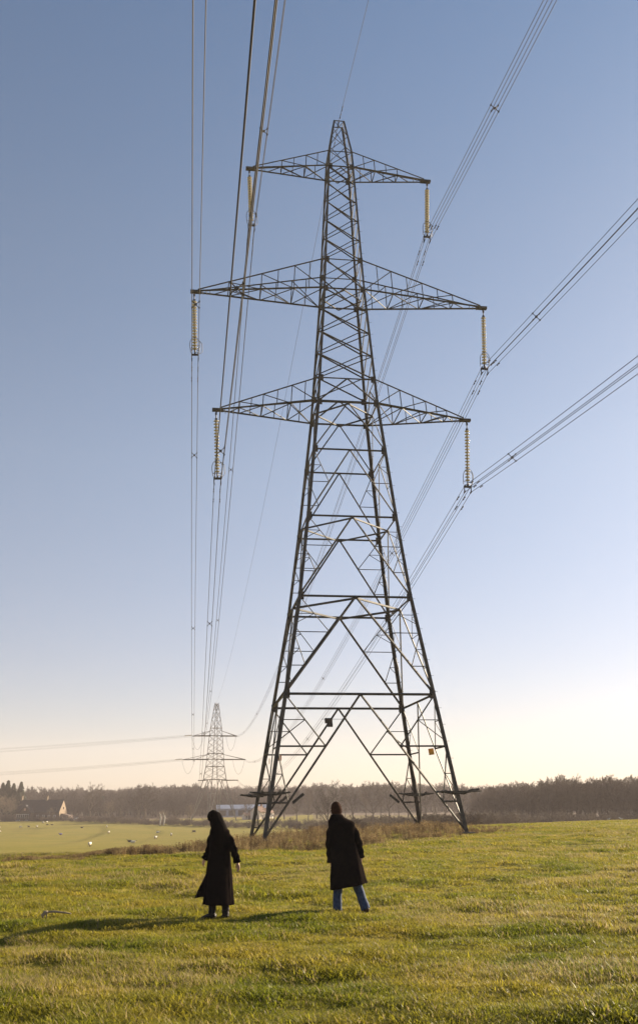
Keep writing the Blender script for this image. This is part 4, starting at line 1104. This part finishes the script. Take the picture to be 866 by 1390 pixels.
mb = MB(); hair_cap(mb,HC,Rh,1.07,.075,-.082,.07,1.0); mb.build('hair',M['hair_m'],man,True)
mb = MB()   # jeans
for pts,rr in (([(-.07,0,.98),(-.12,0,.80),(-.135,.03,.50),(-.148,.0,.25),(-.15,-.01,.045)],[.13,.105,.083,.072,.078]),([(.05,0,.98),(.105,.01,.80),(.165,.04,.50),(.245,.0,.27),(.315,-.035,.07)],[.13,.105,.085,.074,.080])):
    sleeve(mb,pts,rr,20,len(mb.v)*.01,.035)
o = mb.build('jeans',M['jeans'],man,True); md = o.modifiers.new('t','SOLIDIFY'); md.thickness = .006
for pts,rz_ in (([(-.15,-.075,.045),(-.152,-.02,.06),(-.156,.06,.05),(-.162,.17,.035)],0),([(.318,-.11,.085),(.322,-.05,.075),(.33,.04,.05),(.345,.14,.03)],0)):
    mb = MB(); mb.tube([pts[0],*pts[1:]],[.038,.052,.048,.034],12); mb.build('shoe',M['brown_leather'],man,True)
mb = MB()
spec = [(1.535,-.205,-.055,.005,.075,.0,-.004),(1.50,-.235,.02,.0,.10,.0,-.012),(1.465,-.262,.095,.0,.125,.01,-.012),(1.43,-.275,.145,.0,.14,.02,-.01),(1.36,-.272,.150,.0,.148,.04,-.005),
        (1.25,-.262,.145,.0,.150,.10,0),(1.10,-.252,.155,.0,.155,.22,0),(.95,-.245,.190,.0,.17,.40,.005),(.78,-.243,.238,.0,.19,.60,.015),(.60,-.248,.278,.0,.205,.8,.03),(.42,-.252,.312,.0,.215,1.0,.05)]
F_ = [(5,.055,.6,1.0),(9,.045,1.9,-2.0),(14,.024,.2,1.0),(3,.03,2.6,.5)]
mb.loft(garment(refine(spec,60),72,F_,seed=3.1),False)
sleeve(mb,[(-.17,0,1.385),(-.228,-.005,1.31),(-.262,-.02,1.12),(-.256,.01,.95),(-.250,.03,.80)],[.078,.078,.070,.062,.062],20,.3)
sleeve(mb,[(.045,0,1.385),(.115,.005,1.32),(.205,.03,1.14),(.238,.065,1.0),(.262,.10,.87)],[.080,.078,.068,.060,.060],20,1.7)
coat = mb.build('coat',M['coat_m'],man,True); md = coat.modifiers.new('t','SOLIDIFY'); md.thickness = .012
mb = MB(); mb.loft(garment([(1.46,-.235,.005,.0,.098,0,-.01),(1.515,-.225,-.045,.0,.088,0,-.006),(1.565,-.215,-.062,.0,.085,0,0),(1.55,-.232,-.045,.0,.100,0,0),(1.50,-.25,-.005,.0,.115,.02,-.01),(1.475,-.255,.02,.0,.120,.02,-.012)],48,[],seed=1),False)
co_ = mb.build('collar',M['coat_m'],man,True); md = co_.modifiers.new('t','SOLIDIFY'); md.thickness = .010
# ---- the woman
DW = 16.13; xw = -1.62
wom = empty('person',(xw,DW,gh(xw,DW)-.01)); wom.scale = (1.06,1.03,.98); tag(wom,'woman with long dark hair in an ankle-length black coat walking with head bowed','person')
V=[];E_=[];Rd=[];roots={0}
pel = addv((.01,0,.86),.115); sp1 = addv((.005,0,1.00),.10,pel); sp2 = addv((.0,.0,1.16),.115,sp1); ch_ = addv((.0,0,1.27),.10,sp2); nk_ = addv((-.03,.02,1.38),.045,ch_); hd_ = addv((-.06,.03,1.46),.048,nk_)
for hip,knee,ank,toe in (((-.06,0,.82),(-.075,.04,.45),(-.085,-.02,.09),(-.20,.06,.035)),((.09,0,.82),(.10,.02,.45),(.115,-.03,.09),(.06,.10,.035))):
    arm_chain(V,E_,Rd,pel,[hip,Vector(hip).lerp(Vector(knee),.5),knee,Vector(knee).lerp(Vector(ank),.4),ank,toe],[.085,.075,.052,.050,.035,.030])
for sx,sh,el,wr in ((-1,(-.105,.02,1.25),(-.15,.08,1.03),(-.222,.12,.905)),(1,(.100,-.02,1.25),(.200,-.06,1.06),(.275,-.06,.845))):
    arm_chain(V,E_,Rd,ch_,[sh,Vector(sh).lerp(Vector(el),.5),el,Vector(el).lerp(Vector(wr),.5),wr,Vector(wr)+(Vector(wr)-Vector(el)).normalized()*.05],[.040,.040,.036,.031,.023,.026])
    hand_chains(V,E_,Rd,roots,Vector(wr),Vector(wr)-Vector(el)+Vector((0,0,-.05)),(-sx,.2,0),(-.6,.8,0),.75,.92)
HW = Vector((-.100,.03,1.515))
body_w,Rh = body_object(wom,V,E_,Rd,roots,(HW,R(150),R(26),.93,0),M['skin'])
mb = MB(); hair_cap(mb,HW,Rh,.97,.070,-.08,.05,7.0)
n = 56; rings = []
for q in refine([(1.625,-.090,.0,.030,.030),(1.60,-.085,.01,.072,.078),(1.54,-.078,.01,.100,.095),(1.46,-.050,-.005,.108,.10),(1.38,-.022,-.02,.118,.12),(1.28,.005,-.045,.108,.125),(1.17,.01,-.06,.088,.115),(1.07,.005,-.08,.055,.085),(1.00,.0,-.10,.02,.045)],44):
    z,cx_,cy_,rx,ry = q; ring = []
    for k in range(n):
        a = 2*math.pi*k/n; w = 1+.05*math.sin(a*11+z*4)+.04*math.sin(a*19-z*6)+.05*mnoise.noise(Vector((math.cos(a)*5,math.sin(a)*5,z*3)))
        ring.append(Vector((cx_+math.cos(a)*rx*w,cy_+math.sin(a)*ry*w,z)))
    rings.append(ring)
# open the hair over the face side: pull the front-left surface behind the face
fw = Rh @ Vector((1,0,0)); 
for ring in rings:
    for p in ring:
        q = p-HW; f = q.dot(fw)
        if p.z > 1.36 and f > .035: p -= fw*(f-.035)*.8
mb.loft(rings); mb.build('hair',M['hair_w'],wom,True)
mb = MB()
spec = [(1.40,-.075,.03,.01,.065,0,0),(1.375,-.10,.07,.0,.09,0,-.004),(1.345,-.125,.115,.0,.11,.0,-.006),(1.31,-.138,.135,.0,.122,.02,-.004),(1.22,-.142,.142,.0,.130,.05,0),
        (1.08,-.138,.140,.0,.130,.12,0),(.96,-.142,.150,.0,.14,.25,0),(.82,-.155,.160,.0,.155,.45,0),(.66,-.165,.172,.0,.17,.7,0),(.45,-.180,.190,.0,.185,.9,0),(.23,-.195,.205,.0,.195,1.0,-.005)]
F_ = [(6,.055,.9,1.2),(10,.045,.9,-1.4),(15,.024,1.2,.8)]
mb.loft(garment(refine(spec,64),80,F_,seed=9.4),False)
sleeve(mb,[(-.06,.01,1.275),(-.115,.03,1.22),(-.155,.08,1.03),(-.19,.10,.955),(-.225,.12,.90)],[.066,.066,.060,.055,.056],20,.8)
sleeve(mb,[(.05,-.01,1.275),(.12,-.02,1.22),(.205,-.06,1.06),(.243,-.06,.95),(.276,-.06,.845)],[.068,.068,.060,.054,.055],20,2.2)
coatw = mb.build('coat',M['coat_w'],wom,True); md = coatw.modifiers.new('t','SOLIDIFY'); md.thickness = .012
# open front panel of the coat blown out to the left
mb = MB(); rows = []
for i in range(18):
    t = i/17; z = .86-t*.56; xo = -.13-t*.245; row = []
    for k in range(9):
        s = k/8; row.append(Vector((-.06*(1-s)+xo*s, .10+.10*s+.03*math.sin(i*.5+k*1.3)*t, z - .0*s + (.04*t*math.sin(s*3)) - .03*(1-s)*t)))
    rows.append(row)
vs = [p for r_ in rows for p in r_]; mb.add(vs,[(i*9+k,i*9+k+1,(i+1)*9+k+1,(i+1)*9+k) for i in range(17) for k in range(8)])
fl = mb.build('coat_flap',M['coat_w'],wom,True); md = fl.modifiers.new('t','SOLIDIFY'); md.thickness = .014
for pts,rr in (([(-.075,.02,.42),(-.078,.01,.30),(-.085,-.015,.15),(-.085,-.02,.07)],[.062,.062,.052,.052]),([(.10,.01,.42),(.105,.0,.30),(.113,-.025,.15),(.115,-.03,.07)],[.062,.062,.052,.052])):
    mb = MB(); sleeve(mb,pts,rr,18,rr[0]*9,.05); dx = -1 if pts[0][0] < 0 else 1
    a = Vector(pts[-1]); td = Vector((-.13,.07,0)) if dx < 0 else Vector((-.05,.13,0))
    mb.tube([a-td*.4+Vector((0,0,-.01)),a+Vector((0,0,-.005)),a+td*.6+Vector((0,0,-.025)),a+td*1.15+Vector((0,0,-.04))],[.040,.052,.044,.026],12)
    mb.build('boot',M['leather'],wom,True)

# ------------------------------------------------------------------ light, sky, air
SUN_AZ, SUN_EL = R(50), R(21)      # azimuth to the right of the view direction
w_ = bpy.data.worlds.new('World'); scene.world = w_; w_.use_nodes = True
nt = w_.node_tree; bg = nt.nodes['Background']; sky = nt.nodes.new('ShaderNodeTexSky')
sky.sky_type = 'NISHITA'; sky.sun_disc = False; sky.sun_elevation = SUN_EL; sky.sun_rotation = SUN_AZ
sky.air_density = .85; sky.dust_density = .45; sky.ozone_density = 1.8; sky.altitude = 60
tint = nt.nodes.new('ShaderNodeMix'); tint.data_type = 'RGBA'; tint.blend_type = 'MULTIPLY'; tint.inputs[0].default_value = 1; tint.inputs[7].default_value = (.985,1.0,1.0,1)
nt.links.new(sky.outputs[0], tint.inputs[6]); hs = nt.nodes.new('ShaderNodeHueSaturation'); hs.inputs['Saturation'].default_value = .88; nt.links.new(tint.outputs[2], hs.inputs['Color']); 
tcw = nt.nodes.new('ShaderNodeTexCoord'); sx_ = nt.nodes.new('ShaderNodeSeparateXYZ'); nt.links.new(tcw.outputs['Generated'], sx_.inputs[0])
rp = nt.nodes.new('ShaderNodeValToRGB'); nt.links.new(sx_.outputs['Z'], rp.inputs[0]); els = rp.color_ramp.elements
for i_,(z_,c3) in enumerate(((0,(.74,.65,.65)),(.14,(.83,.745,.745)),(.34,(1.0,.935,.88)),(.55,(.93,.94,.92)),(.78,(.70,.87,.97)))):
    e_ = els[i_] if i_ < 2 else els.new(z_)
    e_.position = z_; e_.color = (*c3,1)
m2 = nt.nodes.new('ShaderNodeMix'); m2.data_type = 'RGBA'; m2.blend_type = 'MULTIPLY'; m2.inputs[0].default_value = 1
nt.links.new(hs.outputs[0], m2.inputs[6]); nt.links.new(rp.outputs[0], m2.inputs[7]); nt.links.new(m2.outputs[2], bg.inputs[0]); bg.inputs[1].default_value = .05
sun = bpy.data.lights.new('sun','SUN'); so = bpy.data.objects.new('sun', sun); COL.objects.link(so)
sun.energy = 5.0; sun.angle = R(.6); sun.color = (1,.83,.61)
sd_ = Vector((math.sin(SUN_AZ)*math.cos(SUN_EL), math.cos(SUN_AZ)*math.cos(SUN_EL), math.sin(SUN_EL)))
so.rotation_euler = (-sd_).to_track_quat('-Z','Y').to_euler()
mb = MB(); mb.box((0,620,45),(3100,2500,118))
hz = mb.build('haze', None); hz.data.materials.clear()
hm = bpy.data.materials.new('haze_air'); hm.use_nodes = True; hn = hm.node_tree
for n in list(hn.nodes):
    if n.type != 'OUTPUT_MATERIAL': hn.nodes.remove(n)
pv = hn.nodes.new('ShaderNodeVolumePrincipled'); pv.inputs['Color'].default_value = (.95,.84,.80,1); pv.inputs['Density'].default_value = .00028
pv.inputs['Anisotropy'].default_value = .1
hn.links.new(pv.outputs[0], hn.nodes['Material Output'].inputs['Volume']); hz.data.materials.append(hm); tag(hz,'thin pale winter haze lying over the fields',kind='stuff')
scene.cycles.volume_bounces = 0; scene.cycles.max_bounces = 6; scene.cycles.transparent_max_bounces = 8
scene.cycles.volume_max_steps = 64
scene.view_settings.view_transform = 'Standard'; scene.view_settings.look = 'None'
scene.view_settings.exposure = 1.64; scene.view_settings.gamma = 1; scene.view_settings.use_curve_mapping = False
